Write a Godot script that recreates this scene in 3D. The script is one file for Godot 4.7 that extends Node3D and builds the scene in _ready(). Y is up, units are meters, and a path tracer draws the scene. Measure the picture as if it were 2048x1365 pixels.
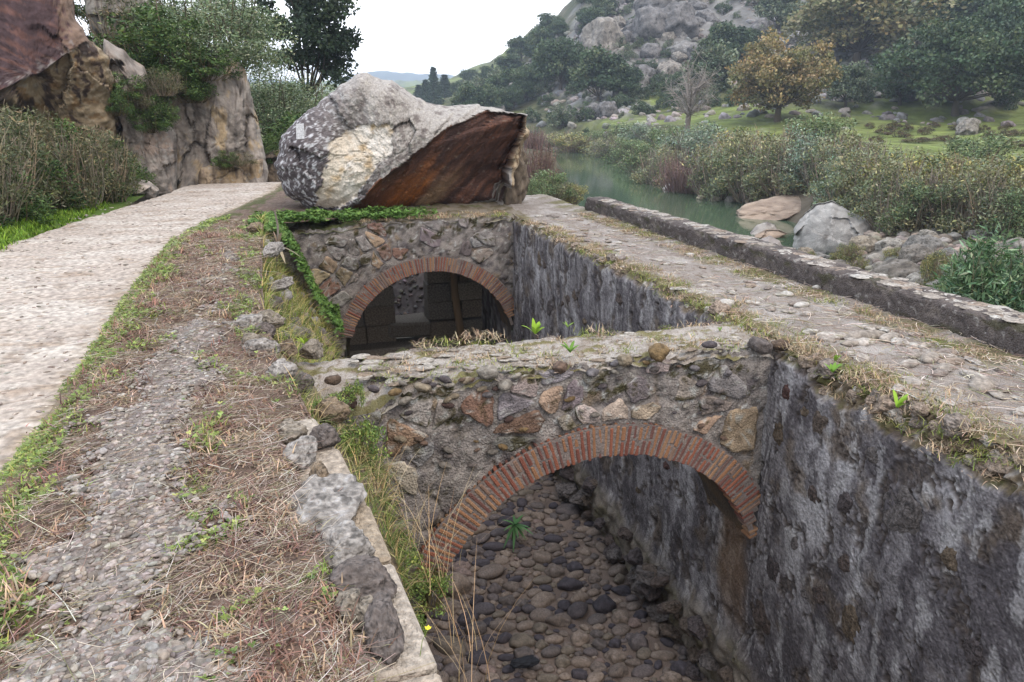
extends Node3D
# An old mill race beside a river: axes follow the race. x runs across it to the right, -z along it, y = 0 is the walkway.

const EYE := Vector3(0, 2, 0)
const PITCH := -17.2409
const YAW := -15.9544
const FOCAL := 1500.0
const WATER := -4.5
var look: Basis
var rng := RandomNumberGenerator.new()
var taken := {}
var sp := Vector3.ZERO     # the point and the colour that a sheet's function hands back
var sc := Color.WHITE
var M := {}
var na: FastNoiseLite
var nb: FastNoiseLite
var nc: FastNoiseLite
var nd: FastNoiseLite
var ncell: FastNoiseLite
var ncell2: FastNoiseLite

func ray(px: float, py: float) -> Vector3:
	return look * Vector3((px - 1024.0) / FOCAL, (682.5 - py) / FOCAL, -1.0)
func on_y(px: float, py: float, y: float) -> Vector3:
	var r := ray(px, py)
	return EYE + r * ((y - EYE.y) / r.y)
func on_u(px: float, py: float, u: float) -> Vector3:
	var r := ray(px, py)
	return EYE + r * (-u / r.z)
func on_v(px: float, py: float, v: float) -> Vector3:
	var r := ray(px, py)
	return EYE + r * (v / r.x)
func far_at(px: float, py: float, d: float) -> Vector3:
	var r := ray(px, py)
	return EYE + r * (d / Vector2(r.x, r.z).length())

func rf(a: float, b: float) -> float:
	return rng.randf_range(a, b)
func sstep(a: float, b: float, x: float) -> float:
	var t := clampf((x - a) / (b - a), 0.0, 1.0)
	return t * t * (3.0 - 2.0 * t)
func k(r: int, g: int, b: int) -> Color:
	return Color(r / 255.0, g / 255.0, b / 255.0)
func interp(x: float, pts: Array) -> float:
	if x <= pts[0][0]:
		return pts[0][1]
	for i in range(1, pts.size()):
		if x < pts[i][0]:
			var t: float = (x - pts[i - 1][0]) / (pts[i][0] - pts[i - 1][0])
			return lerpf(pts[i - 1][1], pts[i][1], t)
	return pts[-1][1]
func pick(a: Array) -> Variant:
	return a[rng.randi() % a.size()]
func vary(c: Color, amount: float) -> Color:
	var s := 1.0 + rf(-amount, amount)
	return Color(clampf(c.r * s * (1.0 + rf(-0.3, 0.3) * amount), 0, 1), clampf(c.g * s, 0, 1), clampf(c.b * s * (1.0 + rf(-0.3, 0.3) * amount), 0, 1))

func noise(s: int, freq: float, oct := 4, kind := FastNoiseLite.TYPE_SIMPLEX_SMOOTH) -> FastNoiseLite:
	var n := FastNoiseLite.new()
	n.seed = s
	n.noise_type = kind
	n.frequency = freq
	n.fractal_type = FastNoiseLite.FRACTAL_FBM if oct > 1 else FastNoiseLite.FRACTAL_NONE
	n.fractal_octaves = oct
	if kind == FastNoiseLite.TYPE_CELLULAR:
		n.cellular_return_type = FastNoiseLite.RETURN_DISTANCE2_SUB
	return n

# ---------------------------------------------------------------- nodes
func numbered(called: String) -> String:
	if not taken.has(called):
		taken[called] = 0
		return called
	taken[called] += 1
	return "%s_%03d" % [called, taken[called]]
func tag(o: Node3D, label: String, category: String, group := "") -> Node3D:
	o.set_meta("label", label)
	o.set_meta("category", category)
	if group:
		o.set_meta("group", group)
	return o
func thing(called: String, label: String, category: String, at := Vector3.ZERO, turn := 0.0, group := "") -> Node3D:
	var o := Node3D.new()
	o.name = numbered(called)
	add_child(o)
	o.position = at
	o.rotation.y = turn
	return tag(o, label, category, group)
func part(called: String, m: Mesh, mat: Material, parent: Node3D, t := Transform3D()) -> MeshInstance3D:
	var o := MeshInstance3D.new()
	o.name = called if parent != self else numbered(called)
	o.mesh = m
	o.material_override = mat
	parent.add_child(o, true)
	o.transform = t
	return o
func structure(called: String, m: Mesh, mat: Material, label: String, category: String) -> MeshInstance3D:
	var o := part(called, m, mat, self)
	o.set_meta("kind", "structure")
	tag(o, label, category)
	return o
func dup(root: Node3D, at: Vector3, turn: float, size := Vector3.ONE, label := "", group := "") -> Node3D:
	var r: Node3D = root.duplicate()
	r.name = numbered(root.get_meta("kindname", String(root.name)))
	add_child(r)
	r.basis = Basis(Vector3.UP, turn).scaled_local(size)
	r.position = at
	if label:
		r.set_meta("label", label)
	if group:
		r.set_meta("group", group)
	return r
func swarm(called: String, m: Mesh, mat: Material, xf: Array, cols: Array, label := "", category := "", parent: Node3D = self) -> MultiMeshInstance3D:
	var mm := MultiMesh.new()
	mm.transform_format = MultiMesh.TRANSFORM_3D
	mm.use_colors = true
	mm.mesh = m
	mm.instance_count = xf.size()
	for i in xf.size():
		mm.set_instance_transform(i, xf[i])
		mm.set_instance_color(i, cols[i])
	var o := MultiMeshInstance3D.new()
	o.name = numbered(called) if parent == self else called
	o.multimesh = mm
	o.material_override = mat
	o.set_meta("kind", "stuff")
	parent.add_child(o, true)
	if label:
		tag(o, label, category)
	return o

# ---------------------------------------------------------------- meshes
func arrays(v: PackedVector3Array, n: PackedVector3Array, c: PackedColorArray, idx: PackedInt32Array) -> ArrayMesh:
	var a := []
	a.resize(Mesh.ARRAY_MAX)
	a[Mesh.ARRAY_VERTEX] = v
	a[Mesh.ARRAY_NORMAL] = n
	if c.size():
		a[Mesh.ARRAY_COLOR] = c
	a[Mesh.ARRAY_INDEX] = idx
	var m := ArrayMesh.new()
	m.add_surface_from_arrays(Mesh.PRIMITIVE_TRIANGLES, a)
	return m

# A grid of nu x nv points; fn(i, j) sets sp and sc, and returns false where there is no surface. Normals look towards 'side'.
func sheet(nu: int, nv: int, fn: Callable, side := Vector3.ZERO, closed := false, flip := false) -> ArrayMesh:
	var v := PackedVector3Array(); v.resize(nu * nv)
	var c := PackedColorArray(); c.resize(nu * nv)
	var n := PackedVector3Array(); n.resize(nu * nv)
	var dead := PackedByteArray(); dead.resize(nu * nv)
	for i in nu:
		for j in nv:
			var at := i * nv + j
			if fn.call(i, j) == false:
				dead[at] = 1
			v[at] = sp
			c[at] = sc
	var total := 0.0
	for i in nu:
		var i0 := maxi(i - 1, 0)
		var i1 := mini(i + 1, nu - 1)
		if closed:
			i0 = (i - 1 + nu) % nu
			i1 = (i + 1) % nu
		for j in nv:
			var at := i * nv + j
			var q := (v[i * nv + mini(j + 1, nv - 1)] - v[i * nv + maxi(j - 1, 0)]).cross(v[i1 * nv + j] - v[i0 * nv + j])
			q = q.normalized() if q.length_squared() > 1e-18 else (n[at - 1] if j > 0 else (side if side != Vector3.ZERO else Vector3.UP))
			n[at] = q
			total += q.dot(side)
	var back := total < 0.0 if side != Vector3.ZERO else flip
	if back:
		for at in n.size():
			n[at] = -n[at]
	var idx := PackedInt32Array(); idx.resize(nu * nv * 6)
	var w := 0
	for i in (nu if closed else nu - 1):
		var i1 := (i + 1) % nu
		for j in nv - 1:
			var a := i * nv + j
			var b := i1 * nv + j
			if dead[a] + dead[b] + dead[a + 1] + dead[b + 1] > 0:
				continue
			if back:
				idx[w] = a; idx[w + 1] = b + 1; idx[w + 2] = b
				idx[w + 3] = a; idx[w + 4] = a + 1; idx[w + 5] = b + 1
			else:
				idx[w] = a; idx[w + 1] = b; idx[w + 2] = b + 1
				idx[w + 3] = a; idx[w + 4] = b + 1; idx[w + 5] = a + 1
			w += 6
	idx.resize(w)
	return arrays(v, n, c, idx)

var ico := {}
func icosphere(level: int) -> Array:
	if ico.has(level):
		return ico[level]
	var v := PackedVector3Array()
	var f := PackedInt32Array()
	if level == 0:
		var g := (1.0 + sqrt(5.0)) / 2.0
		for q in [[-1, g, 0], [1, g, 0], [-1, -g, 0], [1, -g, 0], [0, -1, g], [0, 1, g], [0, -1, -g], [0, 1, -g], [g, 0, -1], [g, 0, 1], [-g, 0, -1], [-g, 0, 1]]:
			v.append(Vector3(q[0], q[1], q[2]).normalized())
		f = PackedInt32Array([0, 11, 5, 0, 5, 1, 0, 1, 7, 0, 7, 10, 0, 10, 11, 1, 5, 9, 5, 11, 4, 11, 10, 2, 10, 7, 6, 7, 1, 8, 3, 9, 4, 3, 4, 2, 3, 2, 6, 3, 6, 8, 3, 8, 9, 4, 9, 5, 2, 4, 11, 6, 2, 10, 8, 6, 7, 9, 8, 1])
	else:
		var low := icosphere(level - 1)
		v = low[0].duplicate()
		var mid := {}
		var lf: PackedInt32Array = low[1]
		for t in range(0, lf.size(), 3):
			var m := [0, 0, 0]
			for e in 3:
				var a := lf[t + e]
				var b := lf[t + (e + 1) % 3]
				var key := mini(a, b) * 100000 + maxi(a, b)
				if not mid.has(key):
					mid[key] = v.size()
					v.append((v[a] + v[b]).normalized())
				m[e] = mid[key]
			f.append_array(PackedInt32Array([lf[t], m[0], m[2], lf[t + 1], m[1], m[0], lf[t + 2], m[2], m[1], m[0], m[1], m[2]]))
	ico[level] = [v, f]
	return ico[level]

func smooth_normals(v: PackedVector3Array, f: PackedInt32Array) -> PackedVector3Array:
	var n := PackedVector3Array(); n.resize(v.size())
	for t in range(0, f.size(), 3):
		var q := (v[f[t + 2]] - v[f[t]]).cross(v[f[t + 1]] - v[f[t]])
		n[f[t]] += q; n[f[t + 1]] += q; n[f[t + 2]] += q
	for i in n.size():
		n[i] = n[i].normalized()
	return n

# A stone of about unit radius: a ball cut by planes and roughened. paint(dir, height) gives its colour.
func rock(s: int, level: int, cuts: int, depth: float, rough: float, freq: float, shape := Vector3.ONE, paint: Variant = null) -> ArrayMesh:
	var r2 := RandomNumberGenerator.new()
	r2.seed = s
	var base := icosphere(level)
	var v: PackedVector3Array = base[0].duplicate()
	var f: PackedInt32Array = base[1].duplicate()
	for t in range(0, f.size(), 3):          # clockwise fronts
		var q := f[t + 1]
		f[t + 1] = f[t + 2]
		f[t + 2] = q
	var nn := noise(s + 7, freq, 4)
	var planes := []
	for i in cuts:
		var d := Vector3(r2.randfn(), r2.randfn(), r2.randfn()).normalized()
		planes.append([d, r2.randf_range(1.0 - depth, 1.0 - depth * 0.25)])
	var c := PackedColorArray(); c.resize(v.size())
	for i in v.size():
		var d := v[i]
		var r := 1.0
		for p in planes:
			var x: float = d.dot(p[0])
			if x > 0.05:
				r = minf(r, p[1] / x)
		r *= 1.0 + rough * nn.get_noise_3d(d.x, d.y, d.z)
		v[i] = d * r * shape
		c[i] = paint.call(d * r * shape) if paint != null else Color.WHITE
	return arrays(v, smooth_normals(v, f), c, f)

# A bevelled box with uneven corners.
func block(size: Vector3, bevel: float, s: int, uneven: float) -> ArrayMesh:
	var r2 := RandomNumberGenerator.new()
	r2.seed = s
	var h := size / 2.0
	var st := SurfaceTool.new()
	st.begin(Mesh.PRIMITIVE_TRIANGLES)
	st.set_smooth_group(-1)
	var corner := {}
	var p := func(sx: int, sy: int, sz: int, axis: int) -> Vector3:
		var key := Vector3i(sx, sy, sz)
		if not corner.has(key):
			corner[key] = Vector3(r2.randf_range(-1, 1), r2.randf_range(-1, 1), r2.randf_range(-1, 1)) * uneven
		var q: Vector3 = Vector3(sx * h.x, sy * h.y, sz * h.z) + corner[key]
		for a in 3:
			if a != axis:
				q[a] -= [sx, sy, sz][a] * bevel
		return q
	var quad := func(a: Vector3, b: Vector3, c: Vector3, d: Vector3, out: Vector3) -> void:
		var turn := (c - a).cross(b - a).dot(out) < 0.0
		for q in ([a, c, b, a, d, c] if turn else [a, b, c, a, c, d]):
			st.add_vertex(q)
	for axis in 3:
		var b1 := (axis + 1) % 3
		var b2 := (axis + 2) % 3
		for s1 in [-1, 1]:
			var g := []
			for q in [[-1, -1], [1, -1], [1, 1], [-1, 1]]:
				var sg := [0, 0, 0]
				sg[axis] = s1; sg[b1] = q[0]; sg[b2] = q[1]
				g.append(p.call(sg[0], sg[1], sg[2], axis))
			var out := Vector3.ZERO
			out[axis] = s1
			quad.call(g[0], g[1], g[2], g[3], out)
			for s2 in [-1, 1]:            # the bevel between this face and the face across b1
				var e := []
				for s3 in [-1, 1]:
					var sg := [0, 0, 0]
					sg[axis] = s1; sg[b1] = s2; sg[b2] = s3
					e.append([p.call(sg[0], sg[1], sg[2], axis), p.call(sg[0], sg[1], sg[2], b1)])
				out[b1] = s2
				quad.call(e[0][0], e[1][0], e[1][1], e[0][1], out)
				out[b1] = 0
	for sx in [-1, 1]:
		for sy in [-1, 1]:
			for sz in [-1, 1]:
				var t := [p.call(sx, sy, sz, 0), p.call(sx, sy, sz, 1), p.call(sx, sy, sz, 2)]
				var turn: bool = (t[2] - t[0]).cross(t[1] - t[0]).dot(Vector3(sx, sy, sz)) < 0.0
				for q in ([0, 2, 1] if turn else [0, 1, 2]):
					st.add_vertex(t[q])
	st.generate_normals()
	return st.commit()

# A rock whose outline, seen from the place where the photograph was taken, is known: it stands at its own distance and has a front and a back.
func outline_rock(outline: Array, mid: Vector2, d: float, front: float, back: float, rings: int, spokes: int, rough: float, s: int, relief: Callable, paint: Callable, fat := 2.0) -> Dictionary:
	var c0 := far_at(mid.x, mid.y, d)
	var fw := Vector3(c0.x - EYE.x, 0, c0.z - EYE.z).normalized()
	var rt := fw.cross(Vector3.UP)
	var pts := PackedVector2Array()
	var low := 1e9
	for q in outline:
		var r := ray(q[0], q[1])
		var w := EYE + r * ((c0 - EYE).dot(fw) / r.dot(fw))
		pts.append(Vector2((w - c0).dot(rt), w.y - c0.y))
		low = minf(low, w.y)
	var base := Vector3(c0.x, low, c0.z)
	var rim := PackedVector2Array()
	var nn := noise(s, 1.0, 4)
	for i in spokes:
		var dir := Vector2.from_angle(TAU * i / spokes)
		var best := 0.0
		for e in pts.size():
			var hit = Geometry2D.segment_intersects_segment(Vector2.ZERO, dir * 100.0, pts[e], pts[(e + 1) % pts.size()])
			if hit != null:
				best = maxf(best, hit.length())
		rim.append(dir * best)
	var n2 := noise(s + 3, 0.6, 5)
	var m := sheet(spokes, rings * 2 + 1, func(i: int, j: int):
		var r := j / float(rings)
		var side := -1.0
		if r > 1.0:
			r = 2.0 - r
			side = 1.0
		var e: Vector2 = rim[i] * sin(r * PI / 2.0) * (1.0 + 0.35 * rough * nn.get_noise_2d(rim[i].x * 2.0, rim[i].y * 2.0))
		var z := side * (front if side < 0 else back) * pow(maxf(0.0, 1.0 - pow(sin(r * PI / 2.0), fat)), 1.0 / fat)
		if side < 0.0:
			z += relief.call(e.x, e.y) * sstep(0.0, 0.12, 1.0 - r)
		z += rough * n2.get_noise_3d(e.x, e.y, z) * 0.9
		var up := rough * 0.35 * n2.get_noise_3d(e.x + 31.0, e.y, z)
		sp = c0 - base + rt * (e.x + up) + Vector3.UP * (e.y + up) + fw * z
		sc = paint.call(e.x, e.y, z)
		return true, Vector3.ZERO, true, false)
	# look which way the normals run
	var a: Array = m.surface_get_arrays(0)
	var vs: PackedVector3Array = a[Mesh.ARRAY_VERTEX]
	var ns: PackedVector3Array = a[Mesh.ARRAY_NORMAL]
	var outward := 0.0
	var centre := c0 - base + fw * (back - front) * 0.3
	for q in range(0, vs.size(), 7):
		outward += ns[q].dot((vs[q] - centre).normalized())
	if outward < 0.0:
		for q in ns.size():
			ns[q] = -ns[q]
		var f: PackedInt32Array = a[Mesh.ARRAY_INDEX]
		for t in range(0, f.size(), 3):
			var x := f[t + 1]
			f[t + 1] = f[t + 2]
			f[t + 2] = x
		m = arrays(vs, ns, a[Mesh.ARRAY_COLOR], f)
	return {"mesh": m, "at": base, "rt": rt, "fw": fw, "c0": c0}

# Where a pixel's line of sight meets the valley ground.
func hit(px: float, py: float) -> Vector3:
	var a := 16.0
	var b := 16.0
	while b < 420.0:
		var p := far_at(px, py, b)
		if p.y < maxf(land(p.x, p.z), WATER):
			break
		a = b
		b *= 1.06
	for t in 6:
		var m := (a + b) / 2.0
		var p := far_at(px, py, m)
		if p.y < maxf(land(p.x, p.z), WATER):
			b = m
		else:
			a = m
	var q := far_at(px, py, b)
	return Vector3(q.x, maxf(land(q.x, q.z), WATER), q.z)
# Gives look-alikes a label each: which of its kind it is, counted from the nearest landmark.
func rank_labels(list: Array, marks: Array) -> void:
	var words := ["nearest to", "second from", "third from", "fourth from", "fifth from", "sixth from", "seventh from", "eighth from", "ninth from", "tenth from", "eleventh from", "twelfth from", "thirteenth from", "fourteenth from", "fifteenth from", "sixteenth from"]
	var by := {}
	for q in list:
		var best := 0
		for m in marks.size():
			if q[0].position.distance_to(marks[m][0]) < q[0].position.distance_to(marks[best][0]):
				best = m
		var key: String = "%s|%d" % [q[1], best]
		if not by.has(key):
			by[key] = []
		by[key].append([q[0].position.distance_to(marks[best][0]), q[0], q[1], marks[best][1]])
	for key in by:
		var l: Array = by[key]
		l.sort_custom(func(a, b): return a[0] < b[0])
		for i in l.size():
			l[i][1].set_meta("label", "%s, %s the %s" % [l[i][2], words[mini(i, 15)], l[i][3]])

# Signed distance to a polygon, negative inside.
func poly_dist(p: Vector2, poly: Array) -> float:
	var best := 1e9
	var inside := false
	for i in poly.size():
		var a: Vector2 = poly[i]
		var b: Vector2 = poly[(i + 1) % poly.size()]
		best = minf(best, p.distance_to(Geometry2D.get_closest_point_to_segment(p, a, b)))
		if (a.y > p.y) != (b.y > p.y) and p.x < (b.x - a.x) * (p.y - a.y) / (b.y - a.y) + a.x:
			inside = not inside
	return -best if inside else best

# ---------------------------------------------------------------- plants
class Leaves:
	var v := PackedVector3Array()
	var n := PackedVector3Array()
	var c := PackedColorArray()
	var f := PackedInt32Array()
	func leaf(p: Vector3, dir: Vector3, side: Vector3, long: float, wide: float, col: Color) -> void:
		var at := v.size()
		var nr := dir.cross(side).normalized()
		v.append(p); v.append(p + dir * long * 0.45 + side * wide * 0.5); v.append(p + dir * long + nr * long * -0.08); v.append(p + dir * long * 0.45 - side * wide * 0.5)
		for i in 4:
			n.append(nr)
			c.append(col)
		f.append_array(PackedInt32Array([at, at + 1, at + 2, at, at + 2, at + 3]))
	func tube(pts: Array, r0: float, r1: float, sides: int, col: Color) -> void:
		var at := v.size()
		for i in pts.size():
			var d: Vector3 = ((pts[mini(i + 1, pts.size() - 1)] as Vector3) - (pts[maxi(i - 1, 0)] as Vector3)).normalized()
			var a := d.cross(Vector3(0.31, 0.2, 0.93)).normalized()
			var b := d.cross(a)
			var r := lerpf(r0, r1, i / float(pts.size() - 1))
			for s in sides:
				var q := a * cos(TAU * s / sides) + b * sin(TAU * s / sides)
				v.append(pts[i] + q * r)
				n.append(q)
				c.append(col)
		for i in pts.size() - 1:
			for s in sides:
				var p := at + i * sides + s
				var q := at + i * sides + (s + 1) % sides
				f.append_array(PackedInt32Array([p, q + sides, q, p, p + sides, q + sides]))
	func mesh() -> ArrayMesh:
		var a := []
		a.resize(Mesh.ARRAY_MAX)
		a[Mesh.ARRAY_VERTEX] = v; a[Mesh.ARRAY_NORMAL] = n; a[Mesh.ARRAY_COLOR] = c; a[Mesh.ARRAY_INDEX] = f
		var m := ArrayMesh.new()
		m.add_surface_from_arrays(Mesh.PRIMITIVE_TRIANGLES, a)
		return m

func rdir() -> Vector3:
	return Vector3(rng.randfn(), rng.randfn(), rng.randfn()).normalized()
func leaf_any(L: Leaves, p: Vector3, size: float, slim: float, col: Color, lift := 0.0) -> void:
	var d := (rdir() + Vector3.UP * lift).normalized()
	L.leaf(p, d, d.cross(rdir()).normalized(), size, size * slim, col)
func bend(a: Vector3, b: Vector3, sag: float, steps: int) -> Array:
	var out := []
	var side := rdir() * a.distance_to(b) * 0.12
	for i in steps + 1:
		var t := i / float(steps)
		out.append(a.lerp(b, t) + side * sin(t * PI) + Vector3.DOWN * sag * t * t)
	return out

# A tree: a forked trunk and a crown of leaf clumps round the branch ends. shape: crown half-width, crown half-height.
func make_tree(called: String, label: String, category: String, tall: float, half: Vector2, clumps: int, leaves: int, leaf: float, palette: Array, bark: Color, s: int, clump_r := 0.2, low := 0.0) -> Node3D:
	rng.seed = s
	var o := thing(called, label, category)
	o.set_meta("kindname", called)
	var T := Leaves.new()
	var L := Leaves.new()
	var mid := Vector3(0, tall - half.y, 0)
	var fork := Vector3(rf(-0.2, 0.2), tall * 0.16, rf(-0.2, 0.2))
	T.tube([Vector3(0, -0.4, 0), fork * 0.5 + Vector3(0.1, 0, 0), fork], tall * 0.045, tall * 0.03, 7, bark)
	for b in clumps:
		var d := rdir()
		d.y = d.y if d.y > -0.45 + low else absf(d.y) * 0.7
		d = d.normalized()
		var reach := rf(0.35, 0.97)
		var e := mid + Vector3(d.x * half.x, d.y * half.y, d.z * half.x) * reach
		if b % 3 == 0:
			T.tube(bend(fork, e, 0.0, 5), tall * 0.009, tall * 0.003, 4, bark)
		var cr := half.x * clump_r * rf(0.7, 1.5)
		var tone: Color = pick(palette)
		for q in leaves / clumps:
			var w := rdir() * cr * pow(rng.randf(), 0.45)
			w.y *= 0.7
			leaf_any(L, e + w, leaf * rf(0.6, 1.4), 0.75, vary(tone, 0.22), 0.2)
	part("trunk", T.mesh(), M.bark, o)
	part("crown", L.mesh(), M.leaf, o)
	return o

# A many-stemmed shrub of unit size (about one metre tall and wide); it is scaled where it stands.
func make_shrub(called: String, label: String, category: String, clumps: int, leaves: int, leaf: float, slim: float, palette: Array, tips: Array, twig: Color, s: int, upright := 0.3, twigs := 40) -> Node3D:
	rng.seed = s
	var o := thing(called, label, category)
	o.set_meta("kindname", called)
	var T := Leaves.new()
	var L := Leaves.new()
	for b in clumps:
		var a := rf(0, TAU)
		var rr := sqrt(rng.randf()) * 0.42
		var top := sqrt(maxf(0.0, 1.0 - pow(rr / 0.52, 2.0)))
		var e := Vector3(cos(a) * rr, rf(0.18, 0.9) * top * rf(0.75, 1.1), sin(a) * rr)
		var cr := rf(0.09, 0.17)
		var tone: Color = pick(palette)
		var high: Color = pick(tips)
		for q in leaves / clumps:
			var w := rdir() * cr * pow(rng.randf(), 0.4)
			var p := e + w
			if p.y < 0.01:
				continue
			leaf_any(L, p, leaf * rf(0.6, 1.5), slim, vary(high if rng.randf() < 0.22 else tone, 0.25), upright)
	for b in twigs:
		var a := rf(0, TAU)
		var r0 := rf(0.0, 0.22)
		var r1 := r0 + rf(0.05, 0.3)
		var hi := rf(0.5, 1.04) * sqrt(maxf(0.05, 1.0 - pow(r1 / 0.56, 2.0)))
		T.tube(bend(Vector3(cos(a) * r0, -0.05, sin(a) * r0), Vector3(cos(a) * r1, hi, sin(a) * r1), 0.0, 4), 0.0075, 0.002, 3, vary(twig, 0.2))
	part("stem", T.mesh(), M.bark, o)
	part("foliage", L.mesh(), M.leaf, o)
	return o

# ---------------------------------------------------------------- materials
func noise_tex(s: int, freq: float, oct: int, lo: float, hi: float, size := 512, kind := FastNoiseLite.TYPE_SIMPLEX_SMOOTH) -> NoiseTexture2D:
	var t := NoiseTexture2D.new()
	t.width = size
	t.height = size
	t.seamless = true
	t.noise = noise(s, freq, oct, kind)
	var g := Gradient.new()
	g.set_color(0, Color(lo, lo, lo))
	g.set_color(1, Color(hi, hi, hi))
	t.color_ramp = g
	return t
func mat(rough: float, tex: Texture2D, scale: float, bump: Texture2D = null, bump_cm := 0.0, specular := 0.35) -> StandardMaterial3D:
	var m := StandardMaterial3D.new()
	m.vertex_color_use_as_albedo = true
	m.vertex_color_is_srgb = true
	m.roughness = rough
	m.metallic_specular = specular
	m.albedo_texture = tex
	m.uv1_triplanar = true
	m.uv1_world_triplanar = true
	m.uv1_scale = Vector3.ONE * scale
	if bump:
		m.heightmap_enabled = true
		m.heightmap_texture = bump
		m.heightmap_scale = bump_cm
	return m
func tinted(base: StandardMaterial3D, c: Color) -> StandardMaterial3D:
	var m: StandardMaterial3D = base.duplicate()
	m.albedo_color = c
	return m

func make_materials() -> void:
	var grain := noise_tex(11, 0.03, 5, 0.62, 1.0)
	var speck := noise_tex(12, 0.09, 3, 0.66, 1.0)
	var blot := noise_tex(13, 0.012, 6, 0.55, 1.0)
	var fine := noise_tex(14, 0.06, 5, 0.0, 1.0)
	var lump := noise_tex(15, 0.02, 5, 0.0, 1.0)
	M.stone = mat(0.95, grain, 1.3, fine, 1.2)
	M.plaster = mat(0.95, speck, 0.9, fine, 1.0)
	M.rubble = mat(0.95, speck, 1.2, fine, 1.6)
	M.earth = mat(1.0, speck, 1.5, fine, 1.6)
	M.road = mat(0.95, grain, 0.7, fine, 1.0)
	M.cliff = mat(0.95, blot, 0.4, lump, 5.0)
	M.boulder = mat(0.95, speck, 0.5, fine, 2.0)
	M.hill = mat(1.0, blot, 0.03, lump, 60.0)
	M.leaf = StandardMaterial3D.new()
	M.leaf.vertex_color_use_as_albedo = true
	M.leaf.vertex_color_is_srgb = true
	M.leaf.roughness = 0.7
	M.leaf.metallic_specular = 0.3
	M.leaf.backlight_enabled = true
	M.leaf.backlight = Color(0.45, 0.5, 0.3)
	M.bark = M.leaf.duplicate()
	M.bark.backlight_enabled = false
	M.bark.roughness = 0.95
	M.straw = M.bark.duplicate()
	M.cobble = mat(0.8, grain, 2.0, fine, 0.5)
	M.brick = mat(0.95, speck, 2.5, fine, 1.0)
	M.water = StandardMaterial3D.new()
	M.water.albedo_color = k(66, 82, 64)
	M.water.roughness = 0.03
	M.water.metallic_specular = 0.5
	M.water.heightmap_enabled = true
	M.water.heightmap_texture = noise_tex(16, 0.02, 3, 0.0, 1.0)
	M.water.heightmap_scale = 0.25
	M.water.uv1_triplanar = true
	M.water.uv1_world_triplanar = true
	M.water.uv1_scale = Vector3(0.35, 0.35, 0.18)

func _ready() -> void:
	# ---- camera, sky, sun, exposure
	var cam := Camera3D.new()
	cam.name = "camera"
	cam.fov = rad_to_deg(2.0 * atan(682.5 / FOCAL))
	cam.near = 0.05
	cam.far = 9000.0
	add_child(cam)
	cam.position = EYE
	cam.rotation_degrees = Vector3(PITCH, YAW, 0)
	cam.current = true
	look = Basis.from_euler(Vector3(deg_to_rad(PITCH), deg_to_rad(YAW), 0))
	var sky := ProceduralSkyMaterial.new()
	sky.sky_top_color = Color(0.90, 0.94, 1.0)
	sky.sky_horizon_color = Color(1.0, 1.0, 1.0)
	sky.sky_curve = 0.2
	sky.ground_bottom_color = Color(0.25, 0.25, 0.23)
	sky.ground_horizon_color = Color(0.5, 0.5, 0.48)
	sky.sun_angle_max = 1.0
	var env := Environment.new()
	env.background_mode = Environment.BG_SKY
	env.sky = Sky.new()
	env.sky.sky_material = sky
	env.background_energy_multiplier = 1.0
	env.tonemap_mode = Environment.TONE_MAPPER_LINEAR
	env.tonemap_exposure = 3.0
	env.sdfgi_enabled = true
	env.ssao_enabled = true
	env.ssil_enabled = true
	env.fog_enabled = true
	env.fog_density = 0.00042
	env.fog_light_color = Color(0.82, 0.88, 0.96)
	var we := WorldEnvironment.new()
	we.name = "environment"
	we.environment = env
	add_child(we)
	var sun := DirectionalLight3D.new()
	sun.name = "sun"
	sun.light_energy = 0.35
	sun.light_angular_distance = 40.0
	sun.light_color = Color(1.0, 0.97, 0.95)
	sun.shadow_enabled = true
	add_child(sun)
	sun.rotation_degrees = Vector3(-55, 20, 0)

	na = noise(1, 1.0, 5)
	nb = noise(2, 1.0, 4)
	nc = noise(3, 1.0, 3)
	nd = noise(4, 1.0, 2)
	ncell = noise(5, 1.0, 1, FastNoiseLite.TYPE_CELLULAR)
	ncell2 = noise(6, 1.0, 1, FastNoiseLite.TYPE_CELLULAR)
	make_materials()
	make_protos()
	var t0 := Time.get_ticks_msec()
	for step in [terrain, road_and_bank, channel, right_wall, near_arch, far_arch, walkway, left_wall, great_boulder, left_cliffs, river_rocks, hillside, riverside, roadside, near_plants]:
		step.call()
		print(step.get_method(), " ", Time.get_ticks_msec() - t0)

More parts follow.
